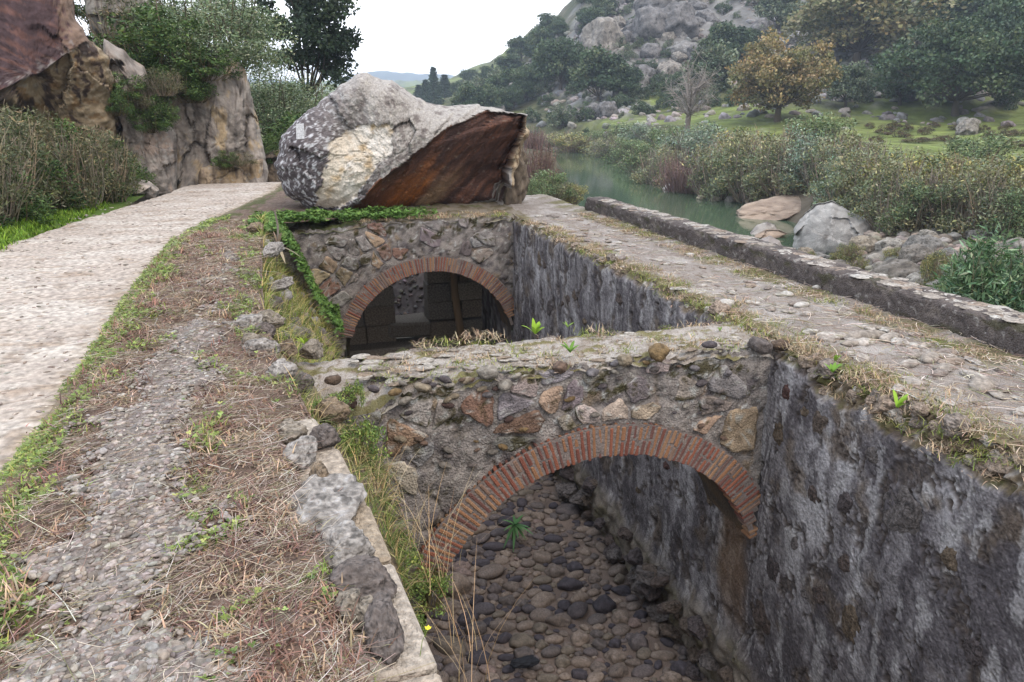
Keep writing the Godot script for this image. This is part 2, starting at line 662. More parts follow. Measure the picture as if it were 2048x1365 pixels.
# ---------------------------------------------------------------- shared stones
var pebbles := []
var stones := []
var slabs := []
var rough_stones := []
var boulders := []
func make_protos() -> void:
	var mottled := func(p: Vector3) -> Color:
		var g := 0.9 + 0.28 * nb.get_noise_3d(p.x * 2.2, p.y * 2.2, p.z * 2.2) + 0.22 * nc.get_noise_3d(p.x * 6.0, p.y * 6.0, p.z * 6.0)
		return Color(clampf(g, 0, 1), clampf(g * 0.985, 0, 1), clampf(g * 0.965, 0, 1))
	var crusted := func(p: Vector3) -> Color:
		var g := 0.88 + 0.3 * nb.get_noise_3d(p.x * 2.5, p.y * 2.5, p.z * 2.5) + 0.25 * nc.get_noise_3d(p.x * 8.0, p.y * 8.0, p.z * 8.0)
		if na.get_noise_3d(p.x * 3.0 + 5.0, p.y * 3.0, p.z * 3.0) > 0.25:
			g *= 0.7
		return Color(clampf(g, 0, 1), clampf(g * 0.98, 0, 1), clampf(g * 0.95, 0, 1))
	for i in 6:
		pebbles.append(rock(100 + i, 1, 0, 0.0, 0.25, 0.8, Vector3(1, 0.62 + 0.05 * (i % 3), 0.72 + 0.07 * (i % 3)), mottled))
	for i in 10:
		stones.append(rock(200 + i, 2, 7, 0.38, 0.22, 1.1, Vector3.ONE, mottled))
	for i in 6:
		rough_stones.append(rock(350 + i, 4, 11, 0.42, 0.2, 1.6, Vector3.ONE, crusted))
	for i in 6:
		slabs.append(rock(300 + i, 2, 9, 0.4, 0.2, 1.3, Vector3(1, 0.35, 0.8), mottled))
	for i in 6:
		var seed_at := i * 13.0
		boulders.append(rock(400 + i, 4, 9, 0.36, 0.16, 1.6, Vector3(1, 0.75, 0.85), func(p: Vector3) -> Color:
			var l := na.get_noise_3d(p.x * 2.0 + seed_at, p.y * 2.0, p.z * 2.0)
			var s := nb.get_noise_3d(p.x * 9.0, p.y * 9.0 + seed_at, p.z * 9.0)
			var g := 0.86 + 0.3 * l + 0.25 * s
			if nc.get_noise_3d(p.x * 4.0 + seed_at, p.y * 4.0, p.z * 4.0) > 0.42:
				g *= 0.6
			return Color(clampf(g, 0, 1), clampf(g * 0.99, 0, 1), clampf(g * 0.97, 0, 1))))

# ---------------------------------------------------------------- valley
# Known points of the valley: pixel, distance, share of bare rock, share of green turf.
const SPOTS := [
	[1850, 300, 84, 0, 1], [2040, 330, 76, 0, 1], [1700, 285, 90, 0, 0.9], [1850, 243, 120, 0.05, 0.9], [2040, 250, 118, 0, 0.9], [1525, 240, 122, 0.1, 0.7],
	[1400, 232, 130, 0.1, 0.8], [1250, 242, 128, 0.2, 0.5], [1130, 235, 150, 0.3, 0.5], [1330, 195, 160, 0.15, 0.9], [1200, 205, 160, 0.5, 0.3],
	[1300, 110, 188, 1, 0.1], [1300, 0, 226, 1, 0.2], [1450, 70, 200, 1, 0.1], [1180, 100, 196, 0.9, 0.2], [1215, 0, 240, 0.45, 0.25], [1130, 85, 226, 0.5, 0.25],
	[1050, 140, 236, 0.4, 0.2], [980, 165, 250, 0.3, 0.3], [1700, 160, 160, 0.55, 0.3], [1700, 50, 195, 0.6, 0.3], [1950, 170, 150, 0.4, 0.5], [1950, 30, 188, 0.5, 0.4],
	[2200, 60, 190, 0.4, 0.5], [2400, 200, 140, 0.2, 0.8], [1500, -150, 285, 0.8, 0.3], [2000, -150, 270, 0.5, 0.4], [1250, -120, 300, 0.5, 0.4], [1600, 330, 66, 0.1, 0.2],
	[1750, 355, 58, 0.1, 0.3], [2000, 400, 50, 0.2, 0.2], [1450, 345, 70, 0.1, 0.3], [1350, 300, 95, 0.1, 0.3], [1250, 270, 118, 0.1, 0.4], [2300, 400, 55, 0.1, 0.6],
	[1900, 480, 36, 0.4, 0.1], [2048, 540, 29, 0.5, 0.1], [2300, 640, 24, 0.4, 0.2], [1800, 560, 26, 0.5, 0.1],
	[930, 188, 300, 0.05, 0.8], [880, 200, 330, 0.05, 0.5], [1000, 195, 240, 0.2, 0.4], [1040, 225, 180, 0.2, 0.4], [800, 205, 420, 0.05, 0.6], [700, 205, 500, 0, 0.6],
	[1100, 330, 62, 0.2, 0.4], [1080, 370, 46, 0.2, 0.4], [1060, 270, 110, 0.3, 0.4], [960, 260, 95, 0.1, 0.5], [850, 300, 60, 0.1, 0.5], [640, 300, 55, 0.1, 0.5], [560, 320, 40, 0.1, 0.5],
	[420, 225, 60, 0.2, 0.4], [250, 210, 60, 0.3, 0.4], [0, 200, 70, 0.3, 0.4], [-400, 180, 70, 0.3, 0.4], [560, 215, 110, 0.2, 0.4], [300, 200, 130, 0.3, 0.4],
	[860, 190, 900, 0, 0.6], [640, 190, 900, 0, 0.6], [300, 150, 900, 0, 0.5], [1100, 120, 900, 0, 0.5], [2000, -200, 700, 0.3, 0.5],
]
const RIGHT_SHORE := [[8, 12], [20, 17.5], [26, 21], [31, 25.5], [34.5, 26.4], [41.9, 29.0], [46.8, 30.4], [53.4, 30.8], [61.5, 32], [80.9, 39.4], [110.5, 48.5], [125, 50], [150, 44]]
const LEFT_SHORE := [[8, 8], [20, 10], [40, 15.5], [57.7, 21.0], [80, 29], [121, 39.5], [150, 43]]
var spots_at := []
var spots_w := []
func land_key(x: float, z: float) -> Vector2:
	return Vector2(atan2(x, -z) * 2.4, log(maxf(4.0, Vector2(x, z).length())))
func solve_land() -> void:
	var n := SPOTS.size()
	var a := []
	for q in SPOTS:
		var p := far_at(q[0], q[1], q[2])
		spots_at.append([land_key(p.x, p.z), p.y, q[3], q[4]])
	for i in n:
		var row := PackedFloat64Array()
		for j in n:
			row.append((spots_at[i][0] as Vector2).distance_to(spots_at[j][0]) if i != j else -0.02)
		row.append(spots_at[i][1])
		a.append(row)
	for i in n:
		var best := i
		for r in range(i + 1, n):
			if absf(a[r][i]) > absf(a[best][i]):
				best = r
		var t = a[i]; a[i] = a[best]; a[best] = t
		for r in range(i + 1, n):
			var m: float = a[r][i] / a[i][i]
			if m != 0.0:
				for cidx in range(i, n + 1):
					a[r][cidx] -= m * a[i][cidx]
	spots_w.resize(n)
	for i in range(n - 1, -1, -1):
		var s: float = a[i][n]
		for j in range(i + 1, n):
			s -= a[i][j] * spots_w[j]
		spots_w[i] = s / a[i][i]
var land_rock := 0.0
var land_green := 0.0
func land(x: float, z: float) -> float:
	var key := land_key(x, z)
	var y := 0.0
	var ws := 0.0
	land_rock = 0.0
	land_green = 0.0
	for i in spots_at.size():
		var s: Array = spots_at[i]
		var d := key.distance_to(s[0])
		y += spots_w[i] * d
		var w := 1.0 / (d * d * d + 0.0005)
		ws += w
		land_rock += w * s[2]
		land_green += w * s[3]
	land_rock /= ws
	land_green /= ws
	var d0 := Vector2(x, z).length()
	y += na.get_noise_2d(x * 0.02, z * 0.02) * minf(d0 * 0.012, 12.0)
	# the river cuts through
	var u := -z
	if u < 34.0 and x < 16.0:
		y = minf(y, lerpf(-5.2, y, sstep(20.0, 34.0, u)))
	if u > 0.0 and u < 150.0:
		var wide := minf(interp(u, RIGHT_SHORE) - x, x - interp(u, LEFT_SHORE)) + 1.2 * nb.get_noise_2d(x * 0.12, z * 0.12)
		var dip := sstep(-3.0, 1.2, wide)
		if u > 135.0:
			dip *= 1.0 - (u - 135.0) / 15.0
		y = lerpf(maxf(y, WATER + 0.25) if wide > -14.0 else y, WATER - 1.0, dip)
	return y
func ground_at(px: float, py: float, d: float) -> Vector3:
	var p := far_at(px, py, d)
	return Vector3(p.x, land(p.x, p.z), p.z)

func terrain() -> void:
	solve_land()
	var nt := 270
	var nr := 190
	var m := sheet(nt, nr, func(i: int, j: int):
		var th := deg_to_rad(lerpf(-62.0, 96.0, i / float(nt - 1)))
		var d := 14.0 * exp(log(2600.0 / 14.0) * pow(j / float(nr - 1), 1.15))
		var x := sin(th) * d
		var z := -cos(th) * d
		var y := land(x, z)
		var rk := land_rock
		var gr := land_green
		var n1 := nb.get_noise_2d(x * 0.05, z * 0.05)
		var n2 := na.get_noise_2d(x * 0.35, z * 0.35)
		var n3 := nc.get_noise_2d(x * 0.15 + 50.0, z * 0.15)
		var rocky := sstep(0.35, 0.6, rk + 0.55 * n2 + 0.3 * n1)
		y += rocky * minf(d * 0.012, 3.0) * (ncell.get_noise_2d(x * 0.11, z * 0.11) + 0.9 + 0.7 * n2)
		var turf := k(112, 126, 64).lerp(k(132, 142, 80), clampf(0.5 + n3, 0, 1))
		var scrub := k(74, 80, 56).lerp(k(98, 92, 70), clampf(0.5 + n2 * 1.2, 0, 1))
		var bare := k(116, 115, 114).lerp(k(150, 147, 143), clampf(0.5 + n2 * 1.5, 0, 1))
		if d < 60.0 and x > 8.0:
			scrub = k(118, 108, 94)
			bare = k(140, 132, 122)
		sc = scrub.lerp(turf, sstep(0.3, 0.7, gr + 0.5 * n1)).lerp(bare, rocky)
		if y < WATER + 0.1:
			sc = k(92, 84, 68)
		sp = Vector3(x, y, z)
		if x < 6.3 and -z < 21.5:
			return false
		if x < -3.0 and -z < 46.0:
			return false
		return true, Vector3.UP)
	structure("terrain", m, M.hill, "green and rocky valley side rising beyond the river", "hillside")
	var w := PlaneMesh.new()
	w.size = Vector2(60, 160)
	var o := structure("river", w, M.water, "calm greenish river curving below the stony hill", "river")
	o.position = Vector3(33, WATER, -84)
	# hills that close the valley far behind
	for q in [[[[380, 150], [520, 160], [640, 168], [700, 150], [760, 143], [830, 148], [900, 152], [960, 158], [1040, 150], [1200, 140], [1500, 120]], 2300.0, "long pale blue wooded ridge closing the valley", k(70, 84, 74)], [[[380, 172], [560, 176], [640, 160], [690, 168], [780, 172], [860, 168], [940, 170], [1100, 165], [1400, 160]], 1300.0, "low green farmland hill in front of the far ridge", k(110, 124, 78)]]:
		var crest: Array = q[0]
		var dist: float = q[1]
		var tone: Color = q[3]
		var hill := sheet(120, 24, func(i: int, j: int):
			var px := lerpf(crest[0][0], crest[-1][0], i / 119.0)
			var py := interp(px, crest)
			var top := far_at(px, py, dist)
			var t := j / 23.0
			var dir := Vector3(top.x, 0, top.z).normalized()
			var h := (top.y + 60.0) * sin((1.0 - absf(t * 2.0 - 1.0)) * PI / 2.0) - 60.0
			sp = dir * (dist + (t - 0.5) * dist * 0.5) + Vector3.UP * (h + na.get_noise_2d(px * 0.02, t * 5.0) * dist * 0.003)
			var f := nb.get_noise_2d(px * 0.02, t * 6.0)
			sc = tone.lerp(k(52, 66, 50), sstep(-0.05, 0.15, f))
			return true, Vector3.UP)
		var ho := structure("far_hill", hill, M.hill, q[2], "hill")

# ---------------------------------------------------------------- road and bank
const ROAD_EDGE := [[0, -1.7], [4.6, -1.77], [7.1, -1.85], [9.1, -1.95], [13, -2.0], [16.3, -1.45], [20.6, -0.6], [22.6, -0.5], [30, 0.5]]
const BRINK := [[0.8, 0.36], [1.9, 0.32], [2.46, 0.26], [3.0, 0.2], [3.6, 0.12], [4.04, 0.03], [5.0, -0.18], [6.3, -0.34], [8.0, -0.42], [11, -0.5], [14, -0.6]]
func road_y(u: float) -> float:
	return -0.02 - 0.012 * maxf(0.0, u - 21.0) * maxf(0.0, u - 21.0)
func bank_y(u: float, v: float) -> float:
	var edge := interp(u, ROAD_EDGE)
	var h := 0.37 * sstep(edge - 0.12, edge + 0.62, v)
	h += (0.05 * nb.get_noise_2d(u * 0.9, v * 1.8) + 0.035 * na.get_noise_2d(u * 2.2, v * 2.6)) * sstep(edge, edge + 0.5, v)
	h -= lerpf(0.13, 0.07, sstep(3.9, 4.6, u)) * sstep(interp(u, BRINK) - 0.3, interp(u, BRINK) - 0.16, v)
	h *= 1.0 - 0.75 * sstep(9.0, 15.0, u)
	h -= 0.09 * (1.0 - sstep(edge - 0.06, edge + 0.16, v + 0.12 * nb.get_noise_2d(u * 3.0, v * 3.0)))
	return h + road_y(u)
func strip(u: float, v: float) -> float:      # the band of bare old concrete along the bank
	var mid := interp(u, [[1, -0.6], [2.2, -0.68], [3.2, -0.78], [4.2, -0.9], [5.6, -0.82], [6.6, -0.75], [9, -0.8], [13, -1.1]])
	var wide := interp(u, [[1, 0.3], [2.15, 0.26], [2.4, 0.02], [2.6, 0.1], [2.8, 0.22], [3.4, 0.2], [3.7, 0.12], [4.3, 0.2], [5.2, 0.16], [6.2, 0.13], [6.9, 0.0], [7.5, 0.05], [9, 0.0], [14, -0.1]])
	return wide - absf(v - mid) + 0.26 * na.get_noise_2d(u * 1.6, v * 1.6) + 0.07 * nb.get_noise_2d(u * 7.0, v * 7.0) + 0.07 * nc.get_noise_2d(u * 22.0, v * 22.0)
func greenness(u: float, v: float) -> float:
	var edge := interp(u, ROAD_EDGE)
	var g := 0.9 * nb.get_noise_2d(u * 1.1 + 20.0, v * 1.7) + 0.35 * nc.get_noise_2d(u * 5.0, v * 5.0)
	g += 0.55 * (1.0 - sstep(0.1, 0.5, absf(v - edge - 0.25)))
	g += 0.3 * (1.0 - sstep(0.0, 0.2, absf(v - interp(u, BRINK) + 0.15)))
	return g

func road_and_bank() -> void:
	var nu := 620
	var nv := 110
	var m := sheet(nu, nv, func(i: int, j: int):
		var u := 1.6 * exp(log(32.0 / 1.6) * i / (nu - 1.0))
		var v := interp(u, ROAD_EDGE) + 0.35 - 2.75 * j / (nv - 1.0) * (1.0 + 0.35 * sstep(0.0, 10.0, 10.0 - u))
		# worn paving: long low ledges across the way, filled with pale grit
		var a := na.get_noise_2d(u * 1.1, v * 0.5)
		var b := nb.get_noise_2d(u * 5.0, v * 2.4)
		var g := nc.get_noise_2d(u * 9.0 + 3.0, v * 9.0)
		var warp := 0.35 * nb.get_noise_2d(u * 1.3, v * 1.3)
		var cr := ncell.get_noise_2d(u * 2.1 + warp, v * 0.9 + warp)
		var crack := sstep(-0.9, -0.99, cr) * sstep(-0.1, 0.25, nb.get_noise_2d(u * 0.9 + 30.0, v * 0.9))
		var y := road_y(u) + 0.03 * a + 0.01 * b + 0.004 * g - 0.015 * crack
		var c := k(186, 173, 161).lerp(k(201, 191, 180), sstep(-0.3, 0.4, a)).lerp(k(174, 162, 152), sstep(0.1, 0.5, b))
		c = c.lerp(k(138, 122, 108), 0.65 * crack)
		c = c.lerp(k(150, 128, 108), 0.5 * sstep(0.28, 0.5, nb.get_noise_2d(u * 1.9 + 9.0, v * 0.8)))
		var to_edge := absf(v - interp(u, ROAD_EDGE) + 1.25) - 1.1 + 0.25 * b
		c = c.lerp(k(156, 138, 116), 0.7 * sstep(0.0, 0.35, to_edge))
		sp = Vector3(v, y, -u)
		sc = c
		return true, Vector3.UP)
	structure("road", m, M.road, "pale worn stone track climbing past the boulder", "road")
	# the bank between road and race
	nu = 470
	nv = 125
	m = sheet(nu, nv, func(i: int, j: int):
		var u := 1.1 * exp(log(24.0 / 1.1) * i / (nu - 1.0))
		var e0 := interp(u, ROAD_EDGE) - 0.25
		var v := lerpf(e0, interp(u, BRINK) + 0.02, j / (nv - 1.0))
		if u > 13.4:
			v = lerpf(e0, lerpf(interp(u, BRINK), 1.2, sstep(13.4, 14.6, u)), j / (nv - 1.0))
		var y := bank_y(u, v)
		var s := strip(u, v)
		var f := nc.get_noise_2d(u * 14.0, v * 14.0)
		var f2 := na.get_noise_2d(u * 4.0, v * 4.0)
		y += 0.02 * sstep(-0.01, 0.03, s) + 0.012 * f + 0.02 * f2
		if j == 0:
			y = road_y(u) - 0.15
		var c := k(112, 96, 86).lerp(k(142, 124, 112), clampf(0.5 + f2, 0, 1))
		c = c.lerp(k(96, 74, 64), clampf(f * 0.9, 0, 0.8))
		c = c.lerp(k(84, 92, 52), 0.75 * sstep(0.25, 0.6, greenness(u, v)))
		c = c.lerp(k(148, 136, 116), 1.0 - sstep(0.05, 0.4, v - interp(u, ROAD_EDGE) + 0.2 * f2))
		c = c.lerp(k(152, 144, 137).lerp(k(124, 114, 108), clampf(0.5 + f, 0, 1)), sstep(-0.01, 0.03, s))
		sp = Vector3(v, y, -u)
		sc = c
		return true, Vector3.UP)
	structure("bank", m, M.earth, "grassy earth bank with old concrete strip between road and mill race", "bank")
	# left of the road the ground rises to the rocks
	nu = 150
	nv = 110
	m = sheet(nu, nv, func(i: int, j: int):
		var u := 2.0 * exp(log(60.0 / 2.0) * i / (nu - 1.0))
		var v := -3.6 - 34.0 * pow(j / (nv - 1.0), 1.7)
		sp = Vector3(v, verge_y(u, v), -u)
		var f := na.get_noise_2d(u * 0.8, v * 0.8)
		var f2 := nb.get_noise_2d(u * 3.0, v * 3.0)
		var c := k(78, 72, 50).lerp(k(102, 92, 70), clampf(0.5 + f, 0, 1))
		c = c.lerp(k(96, 122, 48), sstep(-6.2, -4.7, v + 0.7 * f2) * sstep(-3.4, -3.75, v + 0.3 * f2))
		sc = c
		return true, Vector3.UP)
	structure("verge", m, M.earth, "grass verge and brushy slope left of the road", "slope")
func hit_verge(px: float, py: float) -> Vector3:
	var d := 7.0
	var p := far_at(px, py, d)
	while d < 32.0 and p.y > verge_y(-p.z, p.x):
		d += 0.1
		p = far_at(px, py, d)
	return p
func verge_y(u: float, v: float) -> float:
	var left := interp(u, [[0, -3.9], [12.7, -4.2], [23.4, -3.7], [40, -3.0]])
	var out := maxf(0.0, left - v)
	var y := road_y(minf(u, 24.0)) - 0.05 + 0.08 * sstep(0.0, 0.5, out) + 0.34 * clampf(out - 0.9, 0.0, 9.0) + 0.3 * na.get_noise_2d(u * 0.3, v * 0.3) * minf(out, 1.0)
	return y - 0.03 * maxf(0.0, u - 26.0) * (1.0 - sstep(2.0, 6.0, out))

# ---------------------------------------------------------------- the race
func bed_y(u: float, v: float) -> float:
	return -4.0 + 0.03 * na.get_noise_2d(u * 0.8, v * 0.8) + 0.5 * (1.0 - sstep(0.4, 1.1, v)) + 0.25 * (1.0 - sstep(0.3, 0.9, v)) * sstep(6.0, 8.0, u)
func channel() -> void:
	var nu := 240
	var nv := 80
	var m := sheet(nu, nv, func(i: int, j: int):
		var u := lerpf(2.0, 17.0, i / (nu - 1.0))
		var v := lerpf(0.2, 4.2, j / (nv - 1.0))
		var f := nb.get_noise_2d(u * 6.0, v * 6.0)
		sp = Vector3(v, bed_y(u, v) + 0.012 * f, -u)
		sc = k(146, 128, 116).lerp(k(118, 104, 96), clampf(0.5 + na.get_noise_2d(u * 2.0, v * 2.0), 0, 1)).lerp(k(74, 66, 60), clampf(f, 0, 1) * 0.6)
		return true, Vector3.UP)
	var bed := structure("channel_bed", m, M.earth, "sandy bed of the dry mill race set with river cobbles", "channel floor")
	# cobbles, large ones first, packed as ellipses that lie across the race
	rng.seed = 51
	var tones := [k(98, 92, 96), k(116, 107, 107), k(86, 81, 88), k(144, 130, 120), k(132, 120, 113), k(154, 139, 128), k(112, 104, 102), k(130, 120, 109), k(78, 74, 82), k(146, 128, 122)]
	var mats := []
	for c in tones:
		mats.append(tinted(M.cobble, c))
	var cells := {}
	var put := []
	for pass_at in [[0.2, 22], [0.14, 300], [0.1, 3000], [0.075, 12000], [0.05, 14000], [0.035, 9000]]:
		for t in pass_at[1]:
			var u := rf(5.3, 13.2)
			var v := rf(0.5, 3.9)
			if v > 3.35 + 0.3 * nb.get_noise_2d(u, 3.0) and rng.randf() < 0.8:
				continue
			if nb.get_noise_2d(u * 0.9 + 40.0, v * 0.9) > 0.32 and pass_at[0] < 0.2 and rng.randf() < 0.8:
				continue
			var r: float = pass_at[0] * rf(0.85, 1.2)
			var q := Vector2(v, u * 1.45)
			var cx := int(floor(q.x / 0.45))
			var cy := int(floor(q.y / 0.45))
			var ok := true
			for dx in [-1, 0, 1]:
				for dy in [-1, 0, 1]:
					for o in cells.get(Vector2i(cx + dx, cy + dy), []):
						if q.distance_squared_to(o[0]) < pow((r + o[1]) * 0.94, 2.0):
							ok = false
							break
					if not ok: break
				if not ok: break
			if not ok:
				continue
			var cell := Vector2i(cx, cy)
			if not cells.has(cell):
				cells[cell] = []
			cells[cell].append([q, r])
			put.append([u, v, r])
	# the largest in view are parts, the rest one mass
	put.sort_custom(func(a, b): return a[2] / a[0] > b[2] / b[0])
	var xf := []
	var cols := []
	for i in put.size():
		var q: Array = put[i]
		var r: float = q[2]
		var b := Basis(Vector3.UP, rng.randfn() * 0.5) * Basis(Vector3(1, 0, 0), rf(-0.2, 0.2)) * Basis.from_scale(Vector3(r * rf(0.95, 1.12), r * rf(0.55, 0.85), r * rf(0.75, 1.0)))
		var t := Transform3D(b, Vector3(q[1], bed_y(q[0], q[1]) + r * rf(0.0, 0.16), -q[0]))
		var tone := int(clampf(4.5 + 4.0 * na.get_noise_2d(q[0], q[1]) + rf(-4, 4), 0, 9))
		if i < 295:
			part("cobble", pebbles[i % 6] if i % 2 else stones[i % 10], mats[tone], bed, t)
		else:
			xf.append(t)
			cols.append(tones[tone])
	swarm("small_cobbles", pebbles[2], M.cobble, xf, cols, "", "", bed)

# ---------------------------------------------------------------- the long plastered wall on the right
func wall_top(u: float) -> float:
	return -0.06 - 0.16 * absf(nb.get_noise_1d(u * 1.2)) - 0.05 * nc.get_noise_1d(u * 9.0) - 0.22 * sstep(5.35, 4.9, u) * (0.6 + 0.5 * nb.get_noise_1d(u * 2.0 + 70.0))
func wall_piece(u0: float, u1: float, nu: int, nv: int) -> ArrayMesh:
	return sheet(nu, nv, func(i: int, j: int):
		var u := lerpf(u0, u1, i / (nu - 1.0))
		var y := lerpf(-4.15, 0.0, j / (nv - 1.0))
		var a := na.get_noise_2d(u * 1.4, y * 1.0)
		var streak := nb.get_noise_2d(u * 5.0 + 0.6 * a, y * 0.9)
		var streak2 := na.get_noise_2d(u * 3.0 + 11.0, y * 0.45)
		var f := nc.get_noise_2d(u * 16.0, y * 12.0)
		var wob := nb.get_noise_2d(u * 3.1 + 5.0, y * 2.6)
		var v := 4.0 + 0.022 * a - 0.008 * f + 0.018 * wob
		# lime plaster, stained; darker towards bare patches
		var big := nb.get_noise_2d(u * 0.9 + 17.0, y * 0.6)
		var tone := 0.46 + 0.55 * streak2 + 0.34 * streak + 0.75 * a + 0.5 * big + 0.28 * sstep(4.1, 4.9, u) * sstep(5.6, 5.4, u) * sstep(-2.6, -0.8, y) - 0.22 * sstep(4.4, 3.2, u)
		var c := k(94, 88, 90).lerp(k(132, 126, 127), sstep(0.1, 0.5, tone)).lerp(k(180, 175, 175), sstep(0.55, 1.05, tone))
		c = c.lerp(k(104, 88, 72), 0.6 * sstep(0.2, 0.5, nb.get_noise_2d(u * 1.3 + 90.0, y * 1.3)))
		var stain := sstep(0.2, 0.27, nb.get_noise_2d(u * lerpf(3.4, 6.0, sstep(5.2, 6.0, u)) + 0.5 * a, y * lerpf(1.5, 0.5, sstep(5.2, 6.0, u)) + 9.0) + 0.22 * f + 0.12 * wob)
		c = c.lerp(k(80, 74, 76), 0.6 * stain)
		var lime := sstep(0.26, 0.32, na.get_noise_2d(u * lerpf(4.2, 7.0, sstep(5.2, 6.0, u)) + 50.0 + 0.4 * a, y * lerpf(1.1, 0.55, sstep(5.2, 6.0, u))) + 0.2 * f)
		c = c.lerp(k(188, 184, 182), 0.6 * lime)
		# flaked patches that show the dark core
		var patch := nb.get_noise_2d(u * 2.6 + 33.0 + 0.4 * a, y * 1.7) + 0.4 * f
		var bare := sstep(0.29, 0.32, patch)
		v += (0.028 + 0.02 * f) * bare
		c = c.lerp(k(72, 66, 66).lerp(k(100, 88, 80), clampf(0.5 + f, 0, 1)), bare * 0.85)
		var grit := nc.get_noise_2d(u * 27.0, y * 24.0)
		c = c.lerp(c * 0.72, sstep(0.1, 0.5, grit)).lerp(k(176, 170, 166), 0.35 * sstep(0.25, 0.55, -grit))
		# pitted, speckled lichen
		if nd.get_noise_2d(u * 38.0, y * 38.0) > 0.58 and a > -0.1:
			c = c.lerp(k(170, 166, 160), 0.45)
		# a brown run of iron-rich water
		var run := absf(u - 5.85 - 0.12 * (y + 2.0)) + 0.15 * a
		c = c.lerp(k(128, 98, 70), 0.55 * sstep(0.35, 0.1, run) * sstep(-3.4, -2.6, y) * sstep(-1.0, -1.4, y))
		# rubble footing
		var foot := sstep(-3.2, -3.5, y + 0.22 * nb.get_noise_2d(u * 1.5, 7.0))
		var cellv := ncell.get_noise_2d(u * 2.8, y * 6.0 + 0.4 * a)
		v -= foot * (0.06 + 0.09 * (cellv + 1.0)) 
		c = c.lerp(k(112, 104, 94).lerp(k(134, 123, 111), clampf(0.5 + streak, 0, 1)).lerp(k(96, 90, 66), 0.6 * sstep(0.1, 0.4, nb.get_noise_2d(u * 1.7, y * 4.0))), foot)
		# the ragged top, where plaster has fallen and soil and moss hold
		var over := y - wall_top(u)
		if over > 0.0:
			v += 0.05 * sstep(0.0, 0.04, over) + 0.55 * over + 0.07 * f * sstep(0.0, 0.05, over) + 0.06 * nb.get_noise_2d(u * 7.0, y * 7.0) * sstep(0.0, 0.08, over)
			c = c.lerp(k(116, 102, 84).lerp(k(92, 90, 56), sstep(0.0, 0.4, nb.get_noise_2d(u * 3.0, y * 3.0))).lerp(k(76, 64, 54), clampf(f * 1.3, 0, 1)).lerp(k(160, 152, 144), sstep(0.2, 0.45, na.get_noise_2d(u * 6.0, y * 6.0))), sstep(0.0, 0.03, over))
		sp = Vector3(v, y, -u)
		sc = c
		return true, Vector3.LEFT)
func right_wall() -> void:
	var o := thing("race_wall", "long streaked grey plaster wall lining the right side of the mill race", "wall", Vector3.ZERO)
	part("plaster", wall_piece(0.8, 5.52, 300, 250), M.plaster, o)
	part("plaster", wall_piece(5.52, 8.0, 80, 150), M.plaster, o)
	part("plaster", wall_piece(8.0, 14.0, 170, 130), M.plaster, o)
	part("plaster", wall_piece(14.0, 20.6, 60, 60), M.plaster, o)
	rng.seed = 61
	var mats := []
	for c in [k(104, 92, 88), k(112, 100, 92), k(98, 90, 92), k(120, 106, 92), k(104, 78, 74), k(118, 112, 112)]:
		mats.append(tinted(M.stone, c))
	# stones that show through the plaster: where the photograph has them, then others between
	var seen := [[1640, 850, 0.12], [1625, 990, 0.1], [1745, 910, 0.09], [1805, 1030, 0.24], [1690, 1130, 0.11], [1545, 1140, 0.16], [1700, 1250, 0.15], [1640, 1195, 0.13], [1590, 1090, 0.07], [1560, 870, 0.14], [1690, 1010, 0.11], [1520, 1230, 0.18], [1950, 1310, 0.12], [1900, 1120, 0.1], [1480, 1010, 0.1], [1420, 1000, 0.1], [1330, 930, 0.12], [1400, 1130, 0.11], [1250, 1050, 0.1], [1170, 550, 0.17], [1120, 490, 0.2], [1240, 600, 0.14], [1320, 560, 0.14], [1340, 480, 0.12], [1080, 520, 0.16], [1100, 620, 0.16]]
	for t in 30:
		seen.append([0, 0, rf(0.04, 0.1)])
	for q in seen:
		var p: Vector3 = on_v(q[0], q[1], 4.0) if q[0] > 0 else Vector3(4.0, rf(-3.1, -0.35), -rf(1.5, 13.5))
		if p.y > -0.2 or p.y < -3.6:
			continue
		var r: float = q[2]
		var b := Basis(Vector3(1, 0, 0), rf(-0.5, 0.5)) * Basis.from_scale(Vector3(0.04, r * rf(0.8, 1.15), r * rf(0.7, 1.1)))
		part("stone", pick(rough_stones), pick(mats), o, Transform3D(b, p + Vector3(0.014 + 0.022 * na.get_noise_2d(-p.z * 1.4, p.y) + 0.018 * nb.get_noise_2d(-p.z * 3.1 + 5.0, p.y * 2.6), 0, 0)))
	# loose rubble along the foot
	for t in 70:
		var u := rf(5.4, 13.0)
		var r := rf(0.06, 0.17)
		var b := Basis(Vector3.UP, rf(0, TAU)) * Basis.from_scale(Vector3(r * 1.1, r * 0.7, r * 1.5))
		part("footing_stone", rough_stones[rng.randi() % 6], mats[[0, 1, 2, 5][rng.randi() % 4]], o, Transform3D(b, Vector3(rf(3.78, 3.95), rf(-4.0, -3.35), -u)))

